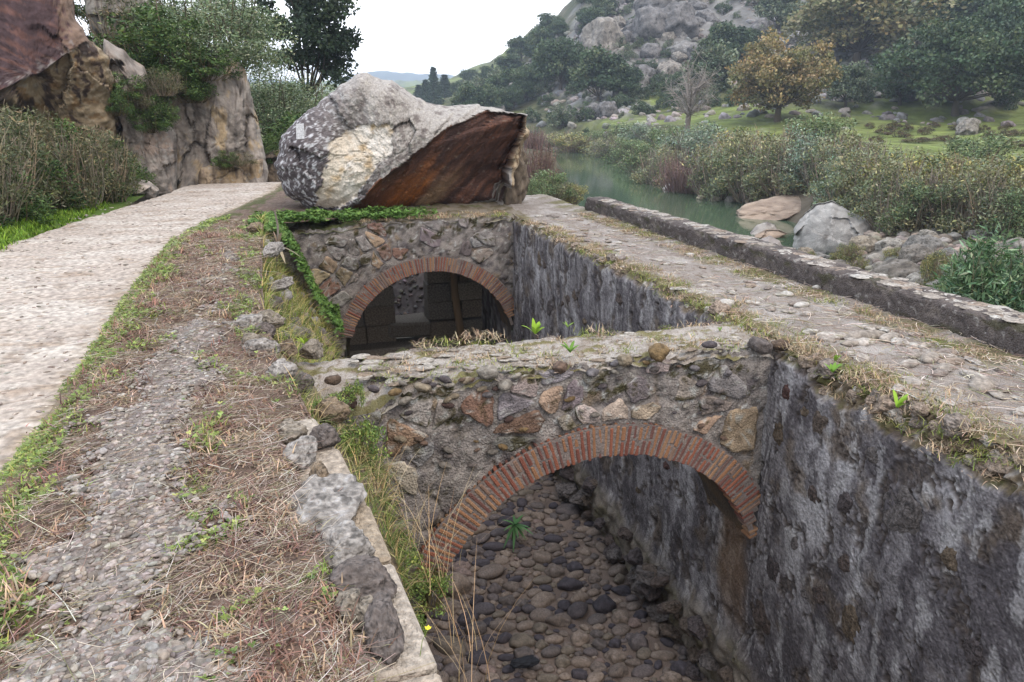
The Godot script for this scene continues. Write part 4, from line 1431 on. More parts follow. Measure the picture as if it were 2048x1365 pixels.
# ---------------------------------------------------------------- left side of the race
func left_wall() -> void:
	var o := thing("left_race_wall", "overgrown left side wall of the mill race with pale sandstone coping", "wall")
	var nu := 300
	var nv := 90
	part("wall_face", sheet(nu, nv, func(i: int, j: int):
		var u := 1.1 * exp(log(14.0 / 1.1) * i / (nu - 1.0))
		var t := j / (nv - 1.0)
		var v0 := interp(u, BRINK)
		var y0 := bank_y(u, v0) + 0.01
		var y := lerpf(y0, -4.1, pow(t, 1.2))
		var foot := 0.42 if u > 4.0 else maxf(v0, 0.34)
		var lean := sstep(0.0, 1.0, clampf((y0 - y) / lerpf(1.0, 2.3, sstep(6.0, 9.0, u)), 0, 1))
		var f := nc.get_noise_2d(u * 9.0, y * 9.0)
		var a := na.get_noise_2d(u * 1.6, y * 1.6)
		var v := lerpf(v0, foot, lean) + (0.05 * a + 0.02 * f) * sstep(0.02, 0.15, t)
		var c := k(134, 118, 100).lerp(k(156, 142, 124), sstep(0.0, 0.4, a)).lerp(k(100, 92, 70), sstep(0.1, 0.5, f))
		c = c.lerp(k(92, 100, 54), 0.6 * sstep(0.05, 0.4, nb.get_noise_2d(u * 1.5, y * 2.0)))
		sp = Vector3(v, y, -u)
		sc = c
		return true, Vector3.RIGHT), M.rubble, o)
	rng.seed = 95
	# coping of pale sandstone
	var sand := [tinted(M.stone, k(182, 168, 152)), tinted(M.stone, k(190, 178, 164)), tinted(M.stone, k(176, 160, 140))]
	var edge := [[1.35, 1.98], [2.0, 2.62], [2.64, 3.08], [3.1, 3.72], [3.74, 4.2]]
	for i in edge.size():
		var a: float = edge[i][0]
		var b: float = edge[i][1]
		var p0 := Vector3(interp(a, BRINK), 0, -a)
		var p1 := Vector3(interp(b, BRINK), 0, -b)
		var along := (p1 - p0).normalized()
		var across := along.cross(Vector3.UP)
		var bas := Basis(across, Vector3.UP, -along)
		part("coping_stone", block(Vector3(0.3, 0.13, p0.distance_to(p1) - 0.012), 0.014, 1200 + i, 0.008), sand[i % 3], o, Transform3D(bas, (p0 + p1) / 2.0 - across * 0.135 + Vector3.UP * (0.285 - 0.065 + rf(-0.008, 0.008))))
	# rough stones that lie behind the coping and along the brink
	var grey := [tinted(M.stone, k(178, 174, 172)), tinted(M.stone, k(160, 152, 142)), tinted(M.stone, k(124, 116, 114)), tinted(M.stone, k(150, 134, 116))]
	for q in [[632, 1010, 0.2, 0.34, 0], [690, 1085, 0.12, 0.14, 0], [722, 1160, 0.15, 0.13, 2], [600, 905, 0.1, 0.17, 0], [765, 1250, 0.08, 0.16, 2], [700, 1215, 0.07, 0.07, 1], [735, 1225, 0.07, 0.06, 1], [650, 870, 0.08, 0.09, 2], [560, 735, 0.11, 0.1, 0], [575, 860, 0.1, 0.1, 1], [640, 950, 0.05, 0.1, 3]]:
		var p := on_y(q[0], q[1], 0.34)
		part("brink_stone", pick(rough_stones), grey[q[4]], o, Transform3D(Basis(Vector3.UP, -0.15 + rf(-0.1, 0.1)) * Basis.from_scale(Vector3(q[2], 0.07, q[3])), p + Vector3.DOWN * 0.015))
	for q in [[485, 650, 0.22, 0.2, 0], [540, 640, 0.13, 0.12, 1], [530, 668, 0.1, 0.08, 2], [455, 665, 0.09, 0.07, 0], [520, 700, 0.14, 0.09, 0], [575, 700, 0.1, 0.16, 3], [600, 770, 0.12, 0.1, 2], [660, 820, 0.14, 0.1, 3], [620, 700, 0.12, 0.12, 1], [505, 690, 0.13, 0.07, 1], [545, 500, 0.1, 0.3, 0], [560, 570, 0.1, 0.22, 0], [510, 455, 0.16, 0.14, 3]]:
		var p := on_y(q[0], q[1], 0.28 if q[0] < 560 else 0.05)
		part("brink_stone", pick(rough_stones), grey[q[4]], o, Transform3D(Basis(Vector3.UP, rf(0, TAU)) * Basis.from_scale(Vector3(q[2], 0.09, q[3])), p))
	for t in 50:
		var u := rf(6.5, 13.5)
		var y := rf(-2.0, 0.1)
		var r := rf(0.06, 0.16)
		part("stone", pick(stones), pick(grey), o, Transform3D(Basis(Vector3.UP, rf(0, TAU)) * Basis.from_scale(Vector3(r, r * 0.8, r)), Vector3(left_v(u, y), y, -u)))

# ---------------------------------------------------------------- rocks
func plane_xy(px: float, py: float, mid: Vector2, d: float) -> Vector2:
	var c0 := far_at(mid.x, mid.y, d)
	var fw := Vector3(c0.x - EYE.x, 0, c0.z - EYE.z).normalized()
	var r := ray(px, py)
	var w := EYE + r * ((c0 - EYE).dot(fw) / r.dot(fw))
	return Vector2((w - c0).dot(fw.cross(Vector3.UP)), w.y - c0.y)
func plane_poly(pts: Array, mid: Vector2, d: float) -> Array:
	var out := []
	for q in pts:
		out.append(plane_xy(q[0], q[1], mid, d))
	return out
func line_dist(p: Vector2, line: Array) -> float:
	var best := 1e9
	for i in line.size() - 1:
		best = minf(best, p.distance_to(Geometry2D.get_closest_point_to_segment(p, line[i], line[i + 1])))
	return best
func lichen(x: float, y: float, z: float, freq: float) -> float:
	return nb.get_noise_3d(x * freq, y * freq, z * freq) + 0.35 * nc.get_noise_3d(x * freq * 3.0, y * freq * 3.0, z * freq * 3.0)

# Broken rock: flat facets round scattered points, tilted and set back at random, with open cracks between some of them.
func facets(s: int, wide: float, high: float, count: int, stretch: float, tilt: float, step: float, open := 0.35) -> Callable:
	var r2 := RandomNumberGenerator.new()
	r2.seed = s
	var at := PackedVector2Array()
	var plane := PackedVector3Array()
	for i in count:
		at.append(Vector2(r2.randf_range(-wide, wide), r2.randf_range(-high, high) / stretch))
		plane.append(Vector3(r2.randf_range(-tilt, tilt), r2.randf_range(-tilt, tilt), r2.randf_range(-step, step)))
	return func(x: float, y: float) -> float:
		var p := Vector2(x + 0.09 * nb.get_noise_2d(x * 2.5 + s, y * 2.5), y / stretch + 0.09 * nb.get_noise_2d(x * 2.5, y * 2.5 + s))
		var best := 1e9
		var next := 1e9
		var who := 0
		for i in at.size():
			var d := p.distance_squared_to(at[i])
			if d < best:
				next = best
				best = d
				who = i
			elif d < next:
				next = d
		var q := plane[who]
		var gap := sqrt(next) - sqrt(best)
		return q.z + q.x * (p.x - at[who].x) + q.y * (p.y - at[who].y) * stretch + open * step * sstep(0.05, 0.0, gap)

func great_boulder() -> void:
	var mid := Vector2(790, 310)
	var d := 16.2
	var hollow := plane_poly([[700, 418], [760, 350], [830, 297], [890, 250], [960, 223], [1040, 230], [1038, 262], [1020, 305], [1006, 340], [1014, 368], [1000, 408], [930, 430], [760, 436]], mid, d)
	var lip := plane_poly([[690, 428], [760, 350], [830, 297], [890, 250], [960, 223], [1040, 226]], mid, d)
	var scar := plane_poly([[640, 402], [655, 340], [668, 285], [705, 258], [750, 246], [785, 248], [788, 290], [740, 345], [705, 395], [670, 408]], mid, d)
	var broken := facets(311, 2.8, 1.6, 16, 1.0, 0.2, 0.05)
	var inner := facets(312, 2.8, 1.6, 22, 1.0, 0.1, 0.035)
	var relief := func(x: float, y: float) -> float:
		var p := Vector2(x, y)
		var ragged := 0.05 * nb.get_noise_2d(x * 3.0, y * 3.0) + 0.025 * nc.get_noise_2d(x * 9.0, y * 9.0)
		var h := poly_dist(p, hollow) + ragged
		var out := 0.0
		if h < 0.0:
			out += inner.call(x - 0.5 * y, y)
			var q := line_dist(p, lip)
			out += 0.1 * sstep(0.0, 0.06, q) + 0.7 * minf(q, 1.2) + 0.05 * na.get_noise_2d((x - 0.86 * y) * 3.0, y * 0.8)
		else:
			out += broken.call(x, y) * (0.5 if poly_dist(p, scar) < 0.0 else 1.0) + 0.03 * nc.get_noise_2d(x * 7.0, y * 7.0)
		var s := poly_dist(p, scar) + 1.6 * ragged
		out += 0.05 * sstep(0.03, -0.03, s) + 0.02 * sstep(0.0, -0.05, s) * na.get_noise_2d(x * 5.0, y * 5.0)
		# a fold in the dome, left of the scar
		out += 0.12 * exp(-pow((x + 1.05 - 0.5 * y) * 5.0, 2.0)) * sstep(-0.2, 0.5, y) - 0.25 * sstep(0.4, 1.4, y) * sstep(0.6, -0.6, x)
		return out
	var paint := func(x: float, y: float, z: float) -> Color:
		var p := Vector2(x, y)
		var f := nc.get_noise_3d(x * 6.0, y * 6.0, z * 6.0)
		var big := na.get_noise_3d(x * 1.1, y * 1.1, z * 1.1)
		# lichen: pale blotches on dark skin at the left, an almost closed pale crust above
		var open := sstep(-1.7, 0.4, x + 0.55 * y + 0.3 * big)
		var c := k(96, 89, 91).lerp(k(120, 112, 112), sstep(0.0, 0.5, f))
		var spot := lichen(x, y, z, 7.5) + 0.25 * nc.get_noise_3d(x * 16.0, y * 16.0, z * 16.0)
		c = c.lerp(k(204, 204, 207), sstep(0.12, 0.22, spot + 0.12 * big))
		var crust := k(176, 170, 164).lerp(k(132, 124, 120), sstep(0.05, 0.4, lichen(x, y, z, 3.2))).lerp(k(196, 190, 180), sstep(0.2, 0.5, lichen(x + 9.0, y, z, 7.0)))
		c = c.lerp(crust, open)
		if z > 0.25:
			return c
		var ragged := 0.05 * nb.get_noise_2d(x * 3.0, y * 3.0) + 0.025 * nc.get_noise_2d(x * 9.0, y * 9.0)
		var s := poly_dist(p, scar) + 1.6 * ragged + 0.02 * maxf(0.0, lichen(x, y, z, 4.0))
		if s < 0.0:
			c = k(222, 210, 192).lerp(k(236, 229, 219), sstep(-0.1, 0.5, big + x + 0.9)).lerp(k(204, 180, 146), sstep(0.1, 0.6, nb.get_noise_2d(x * 2.0, y * 2.0)))
			c = c.lerp(k(140, 122, 100), 0.45 * sstep(0.3, 0.55, na.get_noise_2d(x * 4.0 + 7.0, y * 4.0)))
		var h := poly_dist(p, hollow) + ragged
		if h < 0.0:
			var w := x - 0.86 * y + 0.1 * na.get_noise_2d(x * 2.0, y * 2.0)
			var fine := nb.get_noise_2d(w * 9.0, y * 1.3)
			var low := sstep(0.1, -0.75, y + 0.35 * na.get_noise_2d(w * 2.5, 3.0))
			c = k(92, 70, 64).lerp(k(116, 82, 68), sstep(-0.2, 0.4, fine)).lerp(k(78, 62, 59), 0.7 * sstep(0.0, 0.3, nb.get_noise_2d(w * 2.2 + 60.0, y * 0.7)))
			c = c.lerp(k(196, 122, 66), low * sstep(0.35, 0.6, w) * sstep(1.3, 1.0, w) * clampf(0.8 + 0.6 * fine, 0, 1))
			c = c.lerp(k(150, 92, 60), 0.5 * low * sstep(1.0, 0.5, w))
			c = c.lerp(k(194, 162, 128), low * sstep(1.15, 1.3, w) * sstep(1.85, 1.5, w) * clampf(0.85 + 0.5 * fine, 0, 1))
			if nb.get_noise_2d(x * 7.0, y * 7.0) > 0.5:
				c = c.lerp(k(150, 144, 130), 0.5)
		elif x > 2.35 and y < 0.75 and h < 0.4:
			c = k(196, 176, 148).lerp(k(120, 96, 74), sstep(-0.1, 0.35, nb.get_noise_2d((x + y * 0.4) * 9.0, y * 1.5)))
		return c
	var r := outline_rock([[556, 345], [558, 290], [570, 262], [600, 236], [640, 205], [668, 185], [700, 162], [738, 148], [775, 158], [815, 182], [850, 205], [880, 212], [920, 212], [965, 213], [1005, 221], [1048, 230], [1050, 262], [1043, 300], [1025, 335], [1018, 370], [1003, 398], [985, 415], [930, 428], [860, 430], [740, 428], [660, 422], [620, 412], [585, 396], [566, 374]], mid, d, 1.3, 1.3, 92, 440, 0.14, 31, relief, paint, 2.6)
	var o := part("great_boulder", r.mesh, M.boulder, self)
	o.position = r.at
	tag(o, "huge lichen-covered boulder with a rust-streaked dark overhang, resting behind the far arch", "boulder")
	# white marker on its left shoulder
	var pl := thing("marker_plate", "small white plate fixed to the left shoulder of the lichened boulder", "sign")
	var at := on_u(600, 263, 15.3)
	var bas := Basis(Vector3(0.92, 0.05, 0.38).normalized(), Vector3(0.3, 0.95, -0.1).normalized(), Vector3(-0.35, 0.1, 0.93).normalized()).orthonormalized()
	part("plate", block(Vector3(0.16, 0.29, 0.012), 0.003, 5, 0.0), tinted(M.stone, k(214, 214, 216)), pl, Transform3D(bas, at))
	# leaning remains of masonry at its right foot
	var pil := part("masonry_stump", rock(55, 4, 6, 0.3, 0.3, 2.0, Vector3(0.42, 0.85, 0.45), func(p: Vector3) -> Color: return k(150, 136, 120).lerp(k(100, 90, 80), clampf(0.5 + 1.3 * nb.get_noise_3d(p.x * 7.0, p.y * 7.0, p.z * 7.0), 0, 1))), M.rubble, self)
	pil.position = on_y(1030, 400, 0.1) + Vector3(0, 0.45, -0.5)
	tag(pil, "crumbling stub of rubble masonry under the boulder's right end", "masonry")

func left_cliffs() -> void:
	# overhanging crag at the frame's edge
	var mid := Vector2(60, 150)
	var d := 23.0
	var brow := plane_poly([[-260, 235], [-100, 200], [0, 185], [80, 150], [160, 92], [180, 85], [212, 120]], mid, d)
	var broken := facets(411, 6.0, 4.0, 70, 1.4, 0.3, 0.15)
	var relief := func(x: float, y: float) -> float:
		var p := Vector2(x, y)
		var q := line_dist(p, brow)
		var under := y < interp(x, brow.map(func(b): return [b.x, b.y]))
		return (0.75 * minf(q, 1.0) + 0.08 * sstep(0.0, 0.05, q) if under else 0.55 * q) + broken.call(x, y) * (1.0 if under else 0.45) + 0.04 * nc.get_noise_2d(x * 5.0, y * 5.0)
	var paint := func(x: float, y: float, z: float) -> Color:
		var f := nc.get_noise_3d(x * 5.0, y * 5.0, z * 5.0)
		var edge: float = y - interp(x, brow.map(func(b): return [b.x, b.y]))
		var c: Color
		if edge > 0.0:
			c = k(84, 68, 70).lerp(k(110, 82, 76), sstep(0.0, 0.4, nb.get_noise_2d((x + y * 2.0) * 3.0, (y - x) * 0.7)))
			c = c.lerp(k(150, 142, 138), sstep(0.35, 0.0, edge + 0.25 * f) * sstep(-0.1, 0.2, lichen(x, y, z, 4.0)))
			c = c.lerp(k(140, 118, 104), sstep(0.7, 0.95, x + 0.4 * f))
		else:
			var wx := x + 0.35 * na.get_noise_2d(x * 1.3, y * 1.3)
			var st := nb.get_noise_2d((wx + 0.25 * y) * 2.2, y * 0.9) + 0.35 * nc.get_noise_2d(wx * 7.0, y * 3.0)
			c = k(160, 142, 116).lerp(k(182, 166, 142), sstep(-0.1, 0.4, f)).lerp(k(154, 126, 94), sstep(0.1, 0.4, na.get_noise_2d(x * 2.2 + 4.0, y * 2.2)))
			c = c.lerp(k(92, 78, 70), 0.85 * sstep(0.08, 0.4, st)).lerp(k(70, 60, 58), 0.8 * sstep(0.25, 0.5, st))
			c = c.lerp(k(92, 80, 76), 0.8 * sstep(-0.35, -0.7, x + 0.35 * na.get_noise_2d(y * 2.0, 5.0)))
			c = c.lerp(k(150, 146, 140), 0.7 * sstep(0.2, 0.4, lichen(x, y, z, 3.0)) * sstep(-0.45, -0.1, edge))
		return c
	var r := outline_rock([[-330, -160], [100, -160], [140, -20], [150, 40], [178, 85], [212, 118], [226, 170], [232, 225], [244, 252], [240, 300], [230, 400], [60, 440], [-330, 450]], mid, d, 1.5, 1.5, 76, 320, 0.12, 41, relief, paint, 4.0)
	var o := part("overhanging_crag", r.mesh, M.cliff, self)
	o.position = r.at
	tag(o, "dark overhanging sandstone crag with ochre lower face beside the road", "rock")
	var rows := [
		["slanting_rock", "tilted grey rock slab with pinkish foot beside the ochre crag", [[205, 80], [245, 102], [290, 138], [300, 190], [328, 235], [352, 265], [352, 420], [210, 420], [222, 250], [212, 160]], Vector2(282, 270), 25.0, 1.5, [k(170, 160, 152), k(144, 136, 130), k(182, 160, 144)], 43, 0.0, 0.5, 40],
		["road_cliff", "tall fractured grey-tan cliff with an ochre crack at the road bend", [[334, 215], [345, 180], [372, 172], [400, 166], [416, 130], [430, 100], [452, 108], [474, 122], [490, 148], [502, 195], [514, 245], [526, 300], [532, 330], [534, 420], [326, 420], [330, 270]], Vector2(436, 285), 26.3, 1.4, [k(172, 162, 153), k(144, 136, 130), k(194, 170, 134)], 45, 0.28, 2.6, 46],
		["sandstone_ledge", "ochre sandstone ledge at the foot of the road cliff", [[398, 335], [450, 320], [500, 316], [526, 318], [530, 420], [390, 420]], Vector2(465, 365), 25.4, 0.7, [k(192, 172, 146), k(156, 138, 120), k(204, 176, 136)], 49, 0.2, 0.8, 18],
		["shadowed_ledge", "brownish rock ledge behind the great boulder's left side", [[522, 310], [560, 296], [600, 300], [620, 420], [520, 420]], Vector2(565, 360), 27.5, 0.8, [k(138, 124, 108), k(108, 98, 88), k(160, 138, 110)], 50, 0.1, 0.6, 18],
		["upper_ledge", "pale flat rock ledge among bushes above the crag", [[165, -20], [260, -30], [330, 40], [350, 95], [250, 110], [180, 60]], Vector2(260, 40), 30.0, 1.3, [k(156, 150, 142), k(128, 122, 116), k(166, 154, 136)], 52, 0.1, 0.5, 26],
		["backing_rock", "grey rock wall half hidden by bushes between crag and road cliff", [[170, 70], [230, 90], [300, 120], [345, 130], [420, 140], [420, 420], [170, 420]], Vector2(295, 270), 27.5, 0.9, [k(150, 142, 134), k(122, 114, 108), k(164, 144, 120)], 54, 0.1, 0.7, 40],
		["low_roadside_rock", "low pale rock lying at the left edge of the road", [[252, 372], [275, 360], [300, 366], [318, 380], [312, 396], [256, 394]], Vector2(285, 379), 21.6, 0.5, [k(186, 174, 164), k(158, 148, 140), k(180, 166, 150)], 53, 0.0, 0.5, 10],
	]
	for q in rows:
		var m2: Vector2 = q[3]
		var tones: Array = q[6]
		var stripe: float = q[8]
		var seed_at: float = q[7]
		var face := facets(q[7] * 7, 2.6, 3.8, q[10], q[9], 0.28, 0.12)
		var rr := outline_rock(q[2], m2, q[4], q[5], q[5] * 1.3, 52, 220, 0.1, q[7], func(x: float, y: float) -> float:
			return 0.1 * y + face.call(x, y) + 0.035 * nc.get_noise_2d(x * 6.0 + seed_at, y * 4.0),
			func(x: float, y: float, z: float) -> Color:
				var a := na.get_noise_3d(x * 1.6 + seed_at, y * 0.8, z * 1.6)
				var st := nb.get_noise_2d(x * 5.0 + seed_at, y * 0.8)
				var f := nc.get_noise_3d(x * 8.0, y * 8.0, z * 8.0)
				var c: Color = tones[0].lerp(tones[1], sstep(-0.1, 0.4, st + 0.4 * f))
				c = c.lerp(tones[2], 0.8 * sstep(0.15, 0.45, a + 0.3 * f + stripe * exp(-pow((x - 0.1 + 0.15 * y) * 4.0, 2.0))))
				c = c.lerp(k(186, 182, 176), 0.6 * sstep(0.3, 0.45, lichen(x + seed_at, y, z, 4.0)))
				return c.lerp(k(92, 82, 76), 0.5 * sstep(0.2, 0.45, nb.get_noise_2d(x * 3.0 + seed_at, y * 0.5))), 5.0)
		var ro := part(q[0], rr.mesh, M.cliff, self)
		ro.position = rr.at
		tag(ro, q[1], "rock")

func grey_paint(base: Color, dark: Color, seed_at: float) -> Callable:
	return func(x: float, y: float, z: float) -> Color:
		var c := base.lerp(dark, sstep(0.0, 0.5, na.get_noise_3d(x * 0.9 + seed_at, y * 0.9, z)))
		c = c.lerp(base * 1.12, sstep(0.15, 0.5, lichen(x, y + seed_at, z, 2.0)))
		return c
func river_rocks() -> void:
	for q in [
		["granite_boulder", "large pale grey granite boulder at the water's edge below the parapet", [[1586, 492], [1590, 455], [1606, 430], [1635, 408], [1664, 403], [1700, 424], [1733, 438], [1743, 462], [1744, 520], [1690, 525], [1588, 520]], Vector2(1665, 458), 0.0, 1.7, [k(172, 168, 163), k(140, 136, 132)], 131, 26, 0.5],
		["white_river_rock", "rounded whitish rock standing alone in the river", [[1325, 378], [1332, 368], [1350, 361], [1370, 364], [1380, 374], [1372, 383], [1340, 385]], Vector2(1352, 374), 0.0, 0.9, [k(194, 188, 180), k(160, 152, 146)], 135, 2, 0.6],
		["pointed_river_rock", "grey-topped rock rising from the water left of the granite boulder", [[1500, 466], [1515, 450], [1535, 444], [1550, 450], [1556, 463], [1540, 472], [1512, 473]], Vector2(1530, 460), 0.0, 0.7, [k(172, 164, 156), k(128, 120, 116)], 137, 2, 0.6],
		["brown_river_rock", "long low brownish rock in front of the grey-topped river rock", [[1508, 472], [1530, 460], [1560, 461], [1575, 468], [1560, 476], [1525, 480]], Vector2(1542, 470), 0.0, 0.6, [k(168, 148, 130), k(138, 122, 108)], 139, 2, 1.2],
		["half_hidden_rock", "rounded rock in the shallows just above the parapet's edge", [[1505, 505], [1515, 482], [1540, 472], [1560, 482], [1572, 505], [1540, 515]], Vector2(1540, 493), 0.0, 0.7, [k(164, 154, 148), k(132, 124, 118)], 141, 2, 0.6],
	]:
		var m2: Vector2 = q[3]
		var low := 0.0
		for p in q[2]:
			low = maxf(low, p[1] - q[8])
		var foot := on_y(m2.x, low - 4.0, WATER)
		var d := Vector2(foot.x, foot.z).length()
		var face := facets(q[7], 2.6, 1.6, 9, 0.8, 0.35, 0.09, 0.15)
		var lean := func(x: float, y: float) -> float: return q[9] * y + face.call(x, y)
		var r := outline_rock(q[2], m2, d, q[5], q[5], 40, 160, 0.12, q[7], lean, grey_paint(q[6][0], q[6][1], q[7]), 2.3)
		var o := part(q[0], r.mesh, M.boulder, self)
		o.position = r.at
		tag(o, q[1], "rock")
	var slab_at := hit(1572, 432)
	var slab := part("flat_shore_rock", rock(160, 5, 11, 0.34, 0.14, 1.5, Vector3(1, 0.3, 0.72), func(p: Vector3) -> Color: return k(186, 166, 148).lerp(k(156, 138, 124), clampf(0.5 + 1.2 * nb.get_noise_3d(p.x * 3.0, p.y * 9.0, p.z * 3.0), 0, 1))), M.boulder, self, Transform3D(Basis(Vector3.UP, 0.3).rotated(Vector3(0, 0, 1), 0.08) * Basis.from_scale(Vector3(3.1, 2.6, 3.1)), slab_at + Vector3(0.6, 0.1, -1.6)))
	tag(slab, "broad flat pinkish rock sloping into the river beneath the shrubs", "rock")
	# boulders strewn on the near bar, one by one where the photograph has them: pixel of the base, width in pixels
	rng.seed = 151
	var alike := []
	var tones := []
	for c in [k(170, 162, 152), k(186, 180, 172), k(150, 142, 134), k(178, 166, 150), k(160, 156, 152)]:
		tones.append(tinted(M.boulder, c))
		tones[-1].vertex_color_use_as_albedo = true
	for q in [[1800, 580, 105, "large pinkish-grey boulder among rocks beyond the parapet"], [1725, 505, 60, ""], [1690, 540, 50, ""], [1740, 570, 55, ""], [1830, 530, 70, ""], [1845, 505, 60, ""], [1850, 575, 60, ""], [1875, 600, 75, ""], [1780, 500, 50, ""], [1905, 560, 60, ""], [1930, 545, 60, ""], [1640, 520, 30, ""], [1660, 525, 26, ""], [2000, 470, 60, ""], [2035, 480, 60, ""], [2040, 500, 50, "grey rock half hidden behind the leafy oleander"], [2030, 445, 60, ""], [1960, 480, 50, ""], [1850, 480, 40, ""], [1770, 540, 40, ""], [1810, 500, 36, ""], [1890, 520, 44, ""], [1925, 590, 50, ""], [1700, 515, 30, ""], [1610, 510, 30, ""], [1400, 398, 16, ""], [1430, 402, 20, ""], [1460, 404, 22, ""], [1300, 345, 12, ""], [1260, 322, 10, ""], [1145, 304, 14, ""], [1110, 303, 18, ""], [1090, 301, 12, ""], [1170, 306, 9, ""], [1195, 303, 10, ""], [1240, 328, 9, ""], [1290, 337, 20, ""], [1700, 480, 36, ""], [1880, 470, 40, ""]]:
		var p := hit(q[0], q[1])
		var w: float = q[2] * Vector2(p.x, p.z).length() / FOCAL * 0.56
		var o := part("shore_boulder", boulders[rng.randi() % 6], pick(tones), self, Transform3D(Basis(Vector3.UP, rf(0, TAU)) * Basis.from_scale(Vector3(w, w * rf(0.75, 1.0), w)), p + Vector3.UP * w * 0.2))
		tag(o, q[3] if q[3] else ("pale boulder on the stony river bar" if q[1] > 440 else "small rock at the far water's edge"), "rock", "boulders along the river")
		if not q[3]:
			alike.append([o, o.get_meta("label")])
	rank_labels(alike, [[hit(1665, 495), "large granite boulder"], [hit(1800, 575), "large pinkish-grey boulder"], [hit(1945, 560), "smaller oleander"], [hit(2030, 470), "yellowing shrubs of the thicket"], [hit(1440, 400), "flat shore rock"], [hit(1350, 380), "white river rock"], [hit(1110, 303), "rapids at the river bend"]])
	var xf := []
	var cols := []
	for t in 900:
		var p := on_y(rf(1600, 2060), rf(470, 640), WATER + 0.35)
		p.y = land(p.x, p.z)
		if p.y < WATER - 0.2:
			continue
		var r := rf(0.08, 0.35)
		xf.append(Transform3D(Basis(Vector3.UP, rf(0, TAU)) * Basis.from_scale(Vector3(r, r * 0.7, r)), p + Vector3.UP * r * 0.2))
		cols.append(vary(k(164, 154, 144), 0.2))
	swarm("river_stones", stones[4], M.cobble, xf, cols, "loose stones covering the river bar between the boulders", "stones")

# ---------------------------------------------------------------- trees and shrubs beyond the river
var P := {}
func put_plant(kind: String, at: Vector3, tall: float, wide: float, label: String, group: String, unit := Vector2.ONE) -> Node3D:
	var src: Node3D = P[kind]
	if not src.get_meta("used", false):
		src.set_meta("used", true)
		src.basis = Basis(Vector3.UP, rf(0, TAU)).scaled_local(Vector3(wide / unit.x, tall / unit.y, wide / unit.x))
		src.position = at
		src.set_meta("label", label)
		if group:
			src.set_meta("group", group)
		return src
	else:
		var o := dup(src, at, rf(0, TAU), Vector3(wide / unit.x, tall / unit.y, wide / unit.x), label, group)
		if not group and o.has_meta("group"):
			o.remove_meta("group")
		return o

